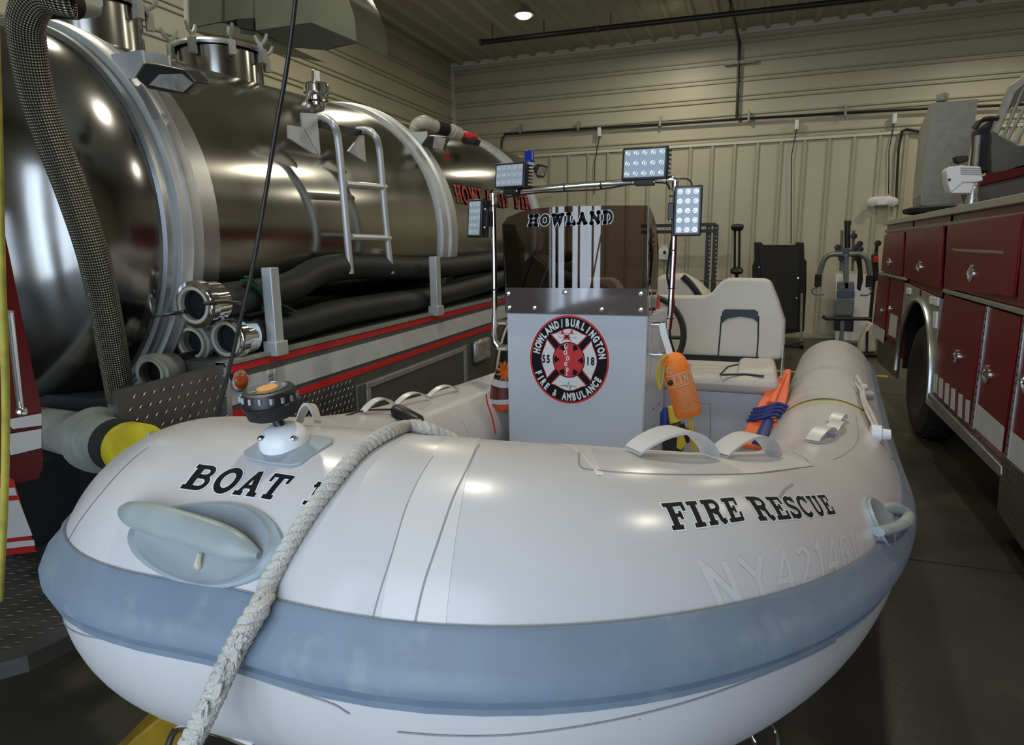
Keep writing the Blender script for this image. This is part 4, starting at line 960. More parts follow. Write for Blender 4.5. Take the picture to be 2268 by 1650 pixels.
MB().lathe(Yp(1633, 505, YGm), (0, -.3, 1), [(-.03, .10), (.02, .115), (.05, .11)], 20).build('plate', 'black', t, True)
MB().lathe(Yp(1632, 598, YGm), (0, -.3, 1), [(-.05, .11), (0, .12), (.04, .08)], 20).build('plate', 'black', t, True)
MB().sweep([Yp(1632, 600, YGm), (Yp(1632, 600, YGm)[0], YGm, .03)], .03, 8).build('column', 'black', t, True)
MB().lathe((Yp(1632, 600, YGm)[0], YGm, 0), (0, 0, 1), [(0, .22), (.03, .2)], 20).build('base', 'black', t, True)
t = thing('treadmill', Yp(1725, 770, 12.4), 'black treadmill folded upright against the wall', 'treadmill')
y_ = 12.4
def gp_(pts, name, mt, dy=.12, bev=.02, par=None, Y=None, l=None):
    o = MB().prism([Yp(*p, Y or y_) for p in pts], (0, dy, 0)).build(name, mt, par or t, bevel=bev)
    if l: o['label'] = l
    return o
gp_([(1670, 536), (1688, 537), (1689, 542), (1762, 542), (1763, 536), (1781, 537), (1782, 572), (1787, 580), (1786, 640), (1781, 735), (1734, 740), (1668, 735), (1666, 590), (1671, 575)], 'deck', 'blackmatte', .16, .02)
gp_([(1683, 548), (1770, 548), (1766, 730), (1690, 730)], 'running_belt', 'rubber', .02, .005, Y=y_-.02)
for a, b in (((1680, 590), (1683, 594)), ((1766, 614), (1769, 617)), ((1763, 659), (1766, 661))): gp_([a, (b[0], a[1]), b, (a[0], b[1])], 'bolt', 'chrome', .02, 0, Y=y_-.03)
MB().sweep([Yp(1776, 650, y_-.04), Yp(1774, 740, y_-.04), Yp(1776, 766, y_-.06)], .022, 8).build('frame_tube', 'galv', t, True)
MB().box(Yp(1690, 740, y_)[0], Yp(1782, 740, y_)[0], y_-.06, y_+.4, 0, .09).build('base', 'black', t, bevel=.02)
for x_ in (1775, 1696): MB().lathe((Yp(x_, 765, y_)[0], y_-.1, .06), (1, 0, 0), [(-.03, .06), (.03, .06)], 14).build('wheel', 'black', t, True)
t = thing('home_gym', Yp(1872, 780, 12.3), 'grey multi-gym with curved press arms and padded seat', 'exercise machine')
y_ = 12.3
gp_([(1867, 560), (1880, 560), (1880, 640), (1870, 640)], 'mast', 'gymgrey', .1, .01)
for x_ in (1862, 1888): MB().sweep([Yp(x_+3, 510, y_), Yp(x_, 600, y_)], .022, 8).build('guide_rod', 'gymgrey', t, True)
MB().sweep([Yp(1877, 492, y_), Yp(1877, 550, y_)], .045, 10).build('top_pulley_post', 'black', t, True)
gp_([(1870, 488), (1886, 488), (1885, 500), (1871, 500)], 'top_cap', 'black', .08, .01)
gp_([(1850, 551), (1905, 551), (1903, 561), (1852, 561)], 'yoke', 'gymgrey', .1, .01); gp_([(1860, 553), (1896, 553), (1890, 559), (1864, 559)], 'yoke_badge', 'gymblue', .02, 0, Y=y_-.02)
for px_, py_ in ((1855, 548), (1896, 548), (1891, 523), (1863, 572), (1893, 572), (1904, 540), (1944, 539), (1905, 552)): MB().lathe(Yp(px_, py_, y_-.05), (0, -1, 0), [(0, .05), (.03, .05), (.032, .02), (.034, 0)], 12).build('pulley', 'black', t, True)
for sg in (-1, 1):
    pts = [(1866, 563), (1840, 564), (1826, 575), (1817, 600), (1813, 615)] if sg < 0 else [(1880, 563), (1905, 563), (1920, 575), (1926, 600), (1928, 612)]
    MB().sweep(spline([Yp(*p, y_-.1) for p in pts], 5), .042, 8).build('press_arm', 'gymgrey', t, True)
    c = (1813, 608, 1811, 635) if sg < 0 else (1926, 610, 1925, 636)
    MB().sweep([Yp(c[0], c[1], y_-.12), Yp(c[2], c[3], y_-.12)], .055, 10).build('foam_grip', 'blackmatte', t, True)
    c = [(1811, 636), (1800, 640), (1799, 648), (1806, 652), (1826, 652)] if sg < 0 else [(1925, 638), (1930, 645), (1922, 653), (1905, 654)]
    MB().sweep(spline([Yp(*p, y_-.14) for p in c], 4), .016, 6).build('handle', 'gymgrey', t, True)
gp_([(1855, 624), (1892, 624), (1893, 642), (1854, 642)], 'head_pad', 'gympad', .08, .015); gp_([(1854, 643), (1893, 643), (1893, 660), (1853, 660)], 'back_badge', 'gymblue', .08, .01)
gp_([(1852, 661), (1893, 661), (1890, 699), (1849, 699)], 'back_pad', 'gympad', .08, .02); gp_([(1849, 700), (1892, 700), (1890, 735), (1849, 733)], 'seat', 'black', .3, .02)
gp_([(1862, 705), (1871, 705), (1867, 773), (1858, 773)], 'front_post', 'gymgrey', .06, .01, Y=y_-.3)
MB().sweep([Yp(1822, 700, y_-.3), Yp(1830, 706, y_-.3), Yp(1930, 706, y_-.3)], .03, 8).build('leg_roller_bar', 'black', t, True)
gp_([(1894, 560), (1908, 565), (1912, 620), (1906, 645), (1898, 640), (1901, 600)], 'cable_bundle', 'blackmatte', .05, .01, Y=y_+.05)
MB().box(Yp(1828, 770, y_)[0], Yp(1935, 770, y_)[0], y_-.5, y_+.6, 0, .05).build('base_frame', 'blackmatte', t, bevel=.01)
t = thing('canvas_bag', Yp(1915, 780, 11.6), 'cream canvas bag with dark trim on the floor by the red engine', 'bag')
gp_([(1928, 714), (1936, 718), (1942, 780), (1902, 782), (1905, 760), (1915, 735)], 'bag_body', 'cream', .3, .05, Y=11.6); gp_([(1918, 735), (1924, 733), (1922, 783), (1917, 783)], 'dark_strap', 'blackmatte', .02, 0, Y=11.58)
gp_([(1898, 782), (1946, 784), (1946, 790), (1898, 788)], 'bag_base', 'black', .34, .01, Y=11.57)
t = thing('notice_board', Yp(1920, 630, 13.6), 'white board leaning on the wall behind the multi-gym', 'board')
gp_([(1851, 606), (1938, 608), (1938, 760), (1850, 757)], 'panel', 'whiteplastic', .02, 0, Y=13.6); 
o = MB().prism([Yp(*p, YB-.09) for p in ((1459, 553), (1471, 543), (1480, 552), (1480, 575), (1459, 574))], (0, .09, 0)).build('paper_notice', 'whiteplastic'); tag(o, 'small white notice with a round mark on the wall left of the rack', 'notice')
MB().lathe(Yp(1472, 559, YB-.091), (0, -1, 0), [(0, .035), (.003, .035)], 16).build('round_mark', 'black', o)
t = thing('accessory_rack', Yp(1955, 600, 13.0), 'dark rack of gym fittings partly behind the red engine', 'rack')
MB().sweep([Yp(1942, 545, 13.2), (Yp(1942, 545, 13.2)[0], 13.2, 0)], .03, 8).build('rack_post', 'black', t); gp_([(1932, 565), (1945, 558), (1948, 620), (1934, 625)], 'hanging_gear', 'black', .2, .02, Y=13.0); gp_([(1936, 568), (1946, 568), (1946, 582), (1936, 582)], 'red_pouch', 'redstripe', .1, .01, Y=12.9)

# ================================================================ TANKER TRUCK (left)
XT = -2.1
TK = thing('tanker_truck', (-3.3, 4.5, 0), 'silver tanker fire truck with red and white striped side', 'truck')
zcT = 1.872
def tR(Y): return .89+.052*(Y-2.37)
def tX(Y): return -2.3-tR(Y)
def tk(Y, a, o=0.): return V3((tX(Y)+(tR(Y)+o)*math.cos(a), Y, zcT+(tR(Y)+o)*math.sin(a)))
def tank_hit(px, py, o=0.):
    d = ray(px, py); t0 = .5
    for k in range(900):
        p = C0+d*t0
        if p[1] > 2 and math.hypot(p[0]-tX(p[1]), p[2]-zcT) < tR(p[1])+o: break
        t0 += .012
    return C0+d*(t0-.006)
m = MB(); Ys = [1.62, 1.63, 1.66, 1.71, 1.78, 1.86, 1.94, 2.02, 2.08, 2.11]; n = 80
ring_ = lambda Y, r, cx: [(cx+r*math.cos(2*math.pi*j/n), Y, zcT+r*math.sin(2*math.pi*j/n)) for j in range(n)]
for i, Y in enumerate(Ys):
    f = (2.11-Y)/.49; r = (tR(2.11)-.02)*max(.02, math.sqrt(max(0, 1-f**2.0)))**.9; m.v += ring_(Y, r, tX(2.11))
for i in range(len(Ys)-1):
    for j in range(n): m.f.append((i*n+j, i*n+(j+1) % n, (i+1)*n+(j+1) % n, (i+1)*n+j))
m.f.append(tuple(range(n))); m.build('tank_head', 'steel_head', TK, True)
def tband(name, Y0, Y1, o, mt, k=2, prof=None, a0=0, a1=2*math.pi):
    m = MB(); pr = prof or [(0, -.02), (0, o), (1, o), (1, -.02)]
    m.grid(lambda u, a: tk(Y0+(Y1-Y0)*pr[int(u)][0], a, pr[int(u)][1]), range(len(pr)), np.linspace(a0, a1, 97)); return m.build(name, mt, TK, True)
m = MB(); m.grid(lambda Y, a: tk(Y, a), list(np.linspace(2.11, 7.9, 14)), np.linspace(0, 2*math.pi, 97)); m.build('tank_shell', 'steel', TK, True)
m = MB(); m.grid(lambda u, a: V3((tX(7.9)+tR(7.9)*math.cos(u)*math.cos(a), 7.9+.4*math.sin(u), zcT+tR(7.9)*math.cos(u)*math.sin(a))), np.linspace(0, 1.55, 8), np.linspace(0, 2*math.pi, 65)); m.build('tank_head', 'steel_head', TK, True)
tband('weld_bead', 2.085, 2.115, .006, 'alu')
tband('tank_band', 2.14, 2.255, .03, 'alu_flat', prof=[(0, -.02), (0, .03), (.3, .03), (.42, .04), (.55, .03), (1, .03), (1, -.02)])
tband('tank_band', 2.26, 2.37, .008, 'alu')
tband('tank_band', 4.60, 4.86, .03, 'alu_flat', prof=[(0, -.02), (0, .025), (.35, .025), (.4, .045), (.55, .045), (.6, .025), (1, .025), (1, -.02)])
tband('tank_band', 4.87, 5.05, .006, 'steel')
tband('tank_band', 6.85, 7.1, .03, 'alu_flat', prof=[(0, -.02), (0, .025), (.35, .025), (.4, .045), (.55, .045), (.6, .025), (1, .025), (1, -.02)])
# lettering on the tank
def tank_text(txt, quad, label):
    st, w = text_strokes(txt, .1)
    def fn(o):
        def g(a, b):
            u = a/w; p = [(1-u)*(1-b), u*(1-b), u*b, (1-u)*b]; x = p[3]*quad[0][0]+p[2]*quad[1][0]+p[1]*quad[2][0]+p[0]*quad[3][0]; y = p[3]*quad[0][1]+p[2]*quad[1][1]+p[1]*quad[2][1]+p[0]*quad[3][1]
            return tank_hit(x, y, o)
        return g
    stroke_mesh(st, fn(.006), .06, .3).build('letter_outline', 'ink', TK); lab(stroke_mesh(st, fn(.010), 0, .3).build('lettering', 'redletter', TK), label)
tank_text('HOWLAND', [(1003, 408), (1122, 427), (1128, 460), (1012, 448)], 'red HOWLAND lettering with black edge')
tank_text('FIRE', [(1138, 430), (1186, 437), (1191, 466), (1142, 461)], 'red FIRE lettering with black edge')
# manways
def wing(m, c, s=.05):
    for sg in (-1, 1): m.sweep([c, c+V3((sg*s*.6, 0, s*.5)), c+V3((sg*s*.9, 0, s*1.2))], [.010, .013, .009], 6)
    m.sweep([c-V3((0, 0, s*1.6)), c], .009, 6)
def manway(c, r, h, name):
    MB().lathe(c, (0, 0, 1), [(-.25, r), (h, r), (h, r+.02)], 40).build('hatch_collar', 'steel', TK, True)
    lid = MB().lathe(c, (0, 0, 1), [(h, r+.03), (h+.012, r+.035), (h+.03, r+.02), (h+.05, r*.6), (h+.055, 0)], 40).build('hatch_lid', 'alu', TK, True)
    m = MB(); wing(m, V3((0, 0, 0))); m.box(-.018, .018, -.018, .018, -.1, -.02); k0 = None
    for k in range(8):
        a = k*math.pi/4+.2; p = c+V3(((r+.035)*math.cos(a), (r+.035)*math.sin(a), h+.04))
        if k0 is None: k0 = m.build('clamp', 'galv', TK, True); k0.location = tuple(p)
        else: rep(k0, p, TK, rot=(0, 0, a))
zt_ = zcT+tR(3.2)
c = Zp(492, 165, zt_+.02); manway(c, .24, .11, 'a'); c2 = Zp(212, 78, zt_+.0); manway(c2, .21, .12, 'b')
c = tank_hit(703, 228); m = MB().lathe(c-V3((0, 0, .06)), (0, 0, 1), [(0, .05), (.06, .05), (.07, .075), (.09, .075), (.10, .06), (.12, .085), (.165, .085), (.18, .07), (.185, 0)], 28); o = m.build('vent_cap', 'chrome', TK, True)
MB().box(c[0]-.014, c[0]+.014, c[1]-.03, c[1]+.03, c[2]+.12, c[2]+.2).build('vent_handle', 'alu', o, bevel=.004)
# top pipe run
a = tank_hit(925, 285)+V3((-.05, 0, .02))
p = [a, a+V3((-.0, .0, .12))]; Yq = a[1]; p = spline([Yp(918, 300, Yq), Yp(922, 278, Yq), Yp(940, 270, Yq), Yp(965, 280, Yq+.15), Yp(1000, 290, Yq+.3)], 6)
MB().sweep(p, .052, 14).build('overflow_pipe', 'pvcpipe', TK, True)
MB().sweep([Yp(970, 281, Yq+.15), Yp(990, 287, Yq+.25)], .056, 14).build('rubber_sleeve', 'blackmatte', TK, True)
MB().sweep([Yp(1000, 290, Yq+.3), Yp(1015, 297, Yq+.4)], .062, 14).build('pipe_collar', 'pvcpipe', TK, True)
gp_([(1018, 290), (1048, 292), (1050, 308), (1020, 306)], 'valve_box', 'redstripe', .12, .02, par=TK, Y=Yq+.4); gp_([(1020, 306), (1055, 306), (1050, 320), (1024, 318)], 'valve_foot', 'black', .12, .01, par=TK, Y=Yq+.4)
# scene lamps on brackets
def tlamp(bpts, hpts, gpts, Y, l):
    MB().prism([Yp(*p, Y) for p in bpts], (0, .01, 0)).build('lamp_bracket', 'alu_flat', TK)
    h = MB().prism([Yp(*p, Y) for p in hpts], (-.02, .10, .02)).build('lamp_housing', 'black', TK, bevel=.006)
    MB().prism([Yp(*p, Y-.004) for p in gpts], (0, .004, 0)).build('lamp_glass', 'glasslamp', h)
tlamp([(246, 120), (313, 110), (318, 140), (298, 172), (285, 175), (248, 140)], [(300, 172), (322, 138), (350, 142), (408, 154), (434, 182), (404, 208), (372, 205), (326, 196)], [(352, 165), (402, 163), (427, 184), (404, 204), (330, 188)], 2.15, '')
MB().prism([Yp(*p, 2.3) for p in ((318, 112), (372, 122), (376, 150), (320, 140))], (0, .01, 0)).build('lamp_bracket', 'alu_flat', TK)
tlamp([(903, 293), (945, 291), (946, 303), (930, 325), (900, 345), (887, 345), (886, 310)], [(932, 322), (948, 300), (985, 303), (990, 308), (978, 333), (952, 328)], [(962, 302), (988, 306), (980, 332), (958, 328)], 4.75, '')
tlamp([(1166, 358), (1182, 360), (1182, 380), (1166, 378)], [(1178, 372), (1190, 364), (1212, 370), (1204, 394), (1190, 394)], [(1195, 368), (1211, 372), (1204, 390), (1188, 386)], 6.9, '')
MB().lathe(Yp(1172, 360, 6.95), (0, 0, 1), [(0, .06), (.02, .06), (.025, .055), (.11, .05), (.12, .04), (.121, 0)], 20).build('blue_beacon', 'bluebeacon', TK, True)
# ladder over the tank side
XLd = -2.2
lad = []
for pts in (((700, 262), (718, 260), (738, 275), (748, 305), (756, 380), (765, 480), (776, 606)), ((793, 288), (812, 288), (830, 300), (840, 330), (847, 410), (855, 500), (866, 606))):
    P = [Xp(*pts[0], XLd-.16), Xp(*pts[1], XLd-.08)]+[Xp(*p, XLd) for p in pts[2:]]; MB().sweep(spline(P, 6), .021, 10).build('ladder_rail', 'alu_flat', TK, True)
for a, b in (((765, 408), (853, 415)), ((777, 525), (862, 528))): MB().sweep([Xp(*a, XLd), Xp(*b, XLd)], .02, 8).build('rung', 'alu_flat', TK, True)
for pts in ([(664, 250), (698, 252), (706, 338), (703, 347), (668, 285)], [(635, 277), (668, 283), (702, 343), (690, 340), (636, 306)], [(796, 300), (803, 300), (807, 360), (768, 335)]):
    MB().prism([Xp(*p, XLd-.1) for p in pts], (.012, 0, 0)).build('ladder_bracket', 'alu_flat', TK)
MB().prism([Xp(*p, XLd-.12) for p in ((700, 268), (795, 288), (795, 305), (705, 285))], (.02, 0, 0)).build('step_plate', 'black', TK)
for pts in (((640, 312), (638, 335), (668, 375), (700, 420), (722, 480), (722, 530), (704, 580), (738, 606)),):
    pass
# body side
def tzz(z, Y): return z+.016*(Y-2.13)
def tside(z0, z1, Y0, Y1, name, mt, o=0., th=.02, par=TK, bev=0):
    P = [V3((XT+o, Y0, tzz(z0, Y0))), V3((XT+o, Y1, tzz(z0, Y1))), V3((XT+o, Y1, tzz(z1, Y1))), V3((XT+o, Y0, tzz(z1, Y0)))]
    return MB().prism(P, (-th, 0, 0)).build(name, mt, par, bevel=bev)
tside(.45, 1.29, 2.13, 8.6, 'body_side', 'panelgrey', 0, .25)
tside(.92, 1.285, 1.62, 2.125, 'rear_corner_plate', 'plate', 0, .02)
tside(1.242, 1.272, 2.14, 8.6, 'red_stripe', 'redstripe', .004, .004); tside(1.102, 1.212, 2.14, 4.72, 'white_stripe', 'refl', .006, .006); tside(1.102, 1.212, 4.73, 8.6, 'white_stripe', 'refl', .006, .006)
tside(1.045, 1.078, 2.14, 8.6, 'red_stripe', 'redstripe', .004, .004)
tside(1.278, 1.292, 2.13, 8.6, 'top_rail', 'galv', .01, .06)
tside(.95, 1.275, 2.112, 2.14, 'corner_trim', 'alu', .01, .03)
tside(.45, 1.03, 2.16, 3.05, 'tread_plate', 'plate', .004, .01)
# raised diamonds on the tread plates
def treads(fn, nu, nv, par, mt='alu', s=1.):
    m = MB()
    for i in range(nu):
        for j in range(nv):
            c, a, b, nn = fn((i+.5+(j % 2)*.5)/nu, (j+.5)/nv); L = .016*s; w = .0028*s; sg = 1
            d_ = (a+b*.9)/1.35
            e_ = np.cross(nn, d_); m.add([c-d_*L, c+e_*w+nn*.0015, c+d_*L, c-e_*w+nn*.0015, c+nn*.003], [(0, 1, 4), (1, 2, 4), (2, 3, 4), (3, 0, 4)])
    o = m.build('tread_pattern', mt, par, normals=False); o['kind'] = 'stuff'; return o
treads(lambda u, v: (V3((XT+.006, 2.17+.86*u, tzz(.8, 2.5)+.25*v)), V3((0, 1, 0)), V3((0, 0, 1)), V3((1, 0, 0))), 22, 7, TK)
treads(lambda u, v: (V3((XT+.002, 1.64+.47*u, 1.0+.26*v)), V3((0, 1, 0)), V3((0, 0, 1)), V3((1, 0, 0))), 11, 6, TK)
tside(.45, .99, 3.07, 4.62, 'compartment_door', 'panelgrey', .012, .02, bev=.008); tside(.95, .985, 3.16, 4.55, 'door_frame', 'galv', .02, .01, bev=.004); tside(.45, .95, 3.16, 3.2, 'door_frame', 'galv', .02, .01, bev=.003); tside(.45, .95, 4.5, 4.55, 'door_frame', 'galv', .02, .01, bev=.003)
tside(.82, 1.0, 4.68, 4.98, 'side_lamp', 'glasslamp', .05, .05, bev=.03)
MB().lathe(Xp(526, 843, XT)+V3((.01, 0, 0)), (1, 0, 0), [(0, .048), (.008, .048), (.010, .038)], 24).build('lamp_bezel', 'chrome', TK, True)
MB().lathe(Xp(526, 843, XT)+V3((.018, 0, 0)), (1, 0, 0), [(0, .036), (.012, .034), (.020, .02), (.022, 0)], 24).build('amber_marker', 'amber', TK, True)
m = MB()
for dy in (-.022, .022): m.box(XT+.006, XT+.03, 2.37+dy-.004, 2.37+dy+.004, 1.1, 1.22)
for dz in (1.12, 1.14, 1.16, 1.18, 1.2): m.box(XT+.006, XT+.02, 2.352, 2.388, dz-.002, dz+.002)
m.build('pull_handle', 'chrome', TK, True)
tside(1.02, 1.08, 1.82, 1.95, 'red_reflector', 'redstripe', .006, .006)
# wheel arch behind the console
m = MB(); c = V3((XT-.03, 5.75, .55)); m.sweep([c+V3((.05, .62*math.cos(a), .62*math.sin(a))) for a in np.linspace(0, math.pi, 24)], .012, 6); m.build('wheel_arch_trim', 'cream', TK, True)
MB().lathe((XT+.012, 5.75, .55), (-1, 0, 0), [(0, .6), (.02, .6)], 40).build('wheel_opening', 'inner', TK); MB().lathe((XT+.03, 5.75, .5), (-1, 0, 0), [(.0, .3), (0, .42), (.02, .5), (.25, .5)], 40).build('wheel', 'rubber', TK, True)
# stanchions
for pb, pt, w_ in (((613, 778), (604, 592), .028), ((967, 690), (963, 568), .034), ((1165, 642), (1160, 562), .03)):
    a = Xp(*pb, XT+.01); b = Xp(*pt, XT+.01); MB().box(XT-.02, XT+.035, a[1]-w_, a[1]+w_, tzz(1.27, a[1]), b[2]).build('hose_stanchion', 'alu_flat', TK, bevel=.004)
    MB().box(XT-.03, XT+.045, a[1]-w_-.014, a[1]+w_+.014, tzz(1.272, a[1]), tzz(1.34, a[1])).build('stanchion_foot', 'alu_flat', TK, bevel=.004)
# dark chassis, bumper and other body under the tank
MB().box(-4.3, -2.45, 1.9, 8.4, .5, 1.15).build('chassis', 'blackmatte', TK); MB().box(-2.6, -2.12, 2.2, 8.4, 1.2, 1.24).build('hose_tray', 'blackmatte', TK)
m = MB().box(-4.2, -2.6, 1.5, 1.9, .35, .95).build('rear_frame', 'blackmatte', TK)
# suction hoses in the tray
def suct(A, r, l, bumps, end=True, back=8.0, ob=None):
    t = thing('suction_hose', A, l, 'hose', 'suction hoses in the truck tray')
    P = spline([A]+bumps, 8); d = np.cumsum([0]+[np.linalg.norm(b-a) for a, b in zip(P[:-1], P[1:])]); k = int(d[-1]/.02); sd = np.linspace(.06, d[-1], k); Q = np.stack([np.interp(sd, d, np.array(P)[:, i]) for i in range(3)], 1)
    MB().sweep(Q, r*(1+.03*np.sin(np.arange(k)*math.pi)), 20, caps=False).build('hose_body', 'hose', t, True)
    ax = P[1]-P[0]; 
    MB().lathe(A, ax, [(.14, r*1.02), (.13, r*1.15), (.05, r*1.18), (.045, r*1.32), (.012, r*1.32), (.01, r*1.1), (0, r*1.08), (0, r*.88), (.12, r*.86)], 28, cap=False).build('coupling', 'chrome' if end else 'galv', t, True)
    MB().lathe(A-ax/np.linalg.norm(ax)*.002, ax, [(0, r*1.02), (-.001, r*.98), (0, r*.84), (.02, r*.82)], 28, cap=False).build('gasket_ring', 'hose_ring', t, True)
    MB().lathe(A+ax/np.linalg.norm(ax)*.05, ax, [(0, r*.86), (.01, .0)], 20).build('bore', 'inner', t)
    return t
def XY(px, py, X, Y=None): return Xp(px, py, X)
A1 = Xp(428, 676, -2.2)
t1 = suct(A1, .076, 'upper black suction hose with long-handled chrome coupling', [V3((-2.235, 2.7, A1[2]+.03)), V3((-2.26, 3.2, 1.66)), V3((-2.24, 4.4, 1.62)), V3((-2.25, 6, 1.66)), V3((-2.25, 8, 1.66))])
for p in (((412, 690), (370, 697), (332, 703)), ((455, 672), (500, 668), (540, 672))):
    MB().sweep([Yp(*q, A1[1]-.01) for q in p], [.012, .008, .005], 8).build('locking_lever', 'chrome', t1, True)
MB().ball(Yp(332, 703, A1[1]-.01), .011).build('lever_knob', 'whiteplastic', t1, True)
t2 = suct(Xp(500, 751, -2.19), .076, 'lower black suction hose with pale-gasketed chrome coupling', [V3((-2.21, 2.75, 1.385)), V3((-2.22, 3.2, 1.41)), V3((-2.22, 4.4, 1.42)), V3((-2.2, 6, 1.5)), V3((-2.2, 8, 1.5))])
t3 = suct(Xp(423, 760, -2.36), .068, 'black suction hose end below the long-handled coupling', [V3((-2.4, 2.8, 1.4)), V3((-2.45, 3.4, 1.5)), V3((-2.45, 8, 1.5))], False)
t4 = suct(Xp(332, 828, -2.36), .062, 'lowest dark suction hose end beside the braided hose', [V3((-2.45, 2.6, 1.25)), V3((-2.7, 3.4, 1.3)), V3((-2.7, 8, 1.3))], False)
m = MB()
for pts in (((540, 620), (575, 648), (590, 690)), ((575, 648), (600, 665), (650, 690)), ((548, 612), (585, 660), (608, 712))): m.sweep(spline([Xp(*p, -2.15) for p in pts], 4), .02, prof=[(-1, -.15), (1, -.15), (1, .15), (-1, .15)])
tag(m.build('green_strap', 'strapgreen'), 'dark green webbing strap tied round the stacked suction hoses', 'strap')
# big dump valve with yellow cap
t = thing('dump_valve', Yp(200, 950, 1.7), 'grey metal outlet pipe with yellow cap at the rear of the tanker', 'valve')
A = Yp(40, 935, 1.95); B = Yp(215, 972, 1.62); C_ = Yp(262, 985, 1.55); D_ = Yp(312, 998, 1.48)
MB().sweep([A, B], [.085, .088], 28).build('outlet_pipe', 'galv', t, True); MB().sweep([B, B+(C_-B)*.25], .118, 32).build('flange', 'galv', t, True); MB().sweep([B+(C_-B)*.2, C_], [.095, .082], 28).build('reducer', 'galv', t, True)
MB().sweep([C_, C_+(D_-C_)*.55], .092, 28).build('black_collar', 'blackmatte', t, True); MB().sweep([C_+(D_-C_)*.5, D_], .088, 28).build('yellow_cap', 'yellowcap', t, True)
m = MB(); ax = (D_-C_)/np.linalg.norm(D_-C_); m.ball(D_+ax*.004, .016)
for k in range(6): a = k*math.pi/3; m.ball(D_+ax*.002+CU*.06*math.sin(a)+CR*.05*math.cos(a), .008)
m.build('cap_bolt', 'galv', t, True)
# braided hose
P = spline([Yp(215, -8, 1.62), Yp(160, -2, 1.55), Yp(95, -10, 1.52), Yp(62, 30, 1.52), Yp(60, 90, 1.54), Yp(82, 210, 1.58), Yp(120, 320, 1.62), Yp(162, 430, 1.66), Yp(205, 560, 1.70), Yp(232, 680, 1.75), Yp(252, 790, 1.80), Yp(268, 882, 1.86)], 14)
P = P[14:]
k = len(P); n = 33; vs = []; uvs = []; d = 0; T = np.gradient(np.array(P), axis=0); T /= np.linalg.norm(T, axis=1)[:, None]; Nn = np.cross(T[0], (0, 1, 0)); 
for i in range(k):
    if i: d += np.linalg.norm(P[i]-P[i-1])
    Nn = Nn-T[i]*np.dot(Nn, T[i]); Nn /= np.linalg.norm(Nn); B_2 = np.cross(T[i], Nn)
    for j in range(n): a = 2*math.pi*j/(n-1); vs.append(tuple(P[i]+(Nn*math.cos(a)+B_2*math.sin(a))*(.052))); uvs.append((j/(n-1), d))
fs = [(i*n+j, i*n+j+1, (i+1)*n+j+1, (i+1)*n+j) for i in range(k-1) for j in range(n-1)]
me = bpy.data.meshes.new('braided_sleeve'); me.from_pydata(vs, [], fs); u_ = me.uv_layers.new(name='UVMap')
for lp in me.loops: u_.data[lp.index].uv = uvs[lp.vertex_index]
me.polygons.foreach_set('use_smooth', [True]*len(me.polygons)); me.materials.append(MATS['braid'])
t = thing('braided_hose', P[-1], 'thick metal-braided flexible hose hanging down the tank end', 'hose')
o = bpy.data.objects.new('braided_sleeve', me); SC.collection.objects.link(o); o.parent = t; o.matrix_parent_inverse = t.matrix_basis.inverted()
MB().sweep([P[-1], P[-1]+(P[-1]-P[-2])*3], .050, 24).build('hose_cuff', 'galv', t, True)
MB().sweep([Yp(85, 8, 1.62), Yp(130, 4, 1.66), Yp(165, 10, 1.72)], [.045, .05, .046], 20).build('elbow', 'blackmatte', t, True); MB().sweep([Yp(160, 10, 1.71), Yp(180, 12, 1.76), Yp(205, 18, 1.9)], [.04, .04, .03], 20).build('elbow', 'galv', t, True)
# near rear corner of a second vehicle at far left
t = thing('parked_vehicle', (-1.9, 1.0, 0), 'dark red vehicle corner with white reflective stripes at the far left', 'truck')
def fq(pts, name, mt, X=-1.78, th=.03, par=t, l=None, bev=0): 
    o = MB().prism([Xp(*p, X) for p in pts], (-th, 0, 0)).build(name, mt, par, bevel=bev)
    if l: o['label'] = l
    return o
fq([(-60, 300), (0, 470), (20, 560), (60, 760), (92, 905), (95, 1035), (85, 1060), (-60, 1090)], 'rear_panel', 'maroon', -1.79)
fq([(15, 930), (92, 916), (92, 942), (30, 950)], 'white_band', 'refl', th=.004); fq([(20, 962), (92, 950), (92, 992), (26, 1008)], 'white_band', 'refl', th=.004); 
fq([(-20, 1040), (30, 1062), (80, 1222), (-30, 1235)], 'lower_panel', 'redletter', th=.03)
fq([(-20, 1085), (33, 1080), (38, 1097), (-20, 1100)], 'white_chevron', 'refl', -1.775, .004); fq([(-20, 1112), (42, 1108), (72, 1186), (-20, 1197)], 'white_chevron', 'refl', -1.775, .004); fq([(-20, 1206), (75, 1196), (78, 1208), (-20, 1219)], 'white_chevron', 'refl', -1.775, .004)
MB().sweep([Yp(22, 690, .93), Yp(34, 800, .95), Yp(46, 908, .97)], .007, 10).build('grab_rail', 'chrome', t, True); MB().ball(Yp(48, 912, .96), .012).build('rail_foot', 'chrome', t, True)
# tread plate step below it
stp = [Zp(-40, 1235, .62), Zp(95, 1190, .62), Zp(150, 1240, .62), Zp(160, 1420, .62), Zp(60, 1480, .62), Zp(-60, 1500, .62)]
MB().prism([Zp(-60, 1228, .62), Zp(130, 1178, .62), Zp(190, 1390, .62), Zp(60, 1452, .62), Zp(-60, 1485, .62)], (0, 0, -.05)).build('step_plate', 'plate', t)
a0_ = Zp(-40, 1240, .62); b0_ = Zp(130, 1185, .62)-a0_; c0_ = Zp(-40, 1470, .62)-a0_; b1_ = b0_/np.linalg.norm(b0_); c1_ = c0_/np.linalg.norm(c0_)
treads(lambda u, v: (a0_+b0_*u+c0_*v+V3((0, 0, .001)), b1_, c1_, V3((0, 0, 1))), 9, 12, t, s=1.3)
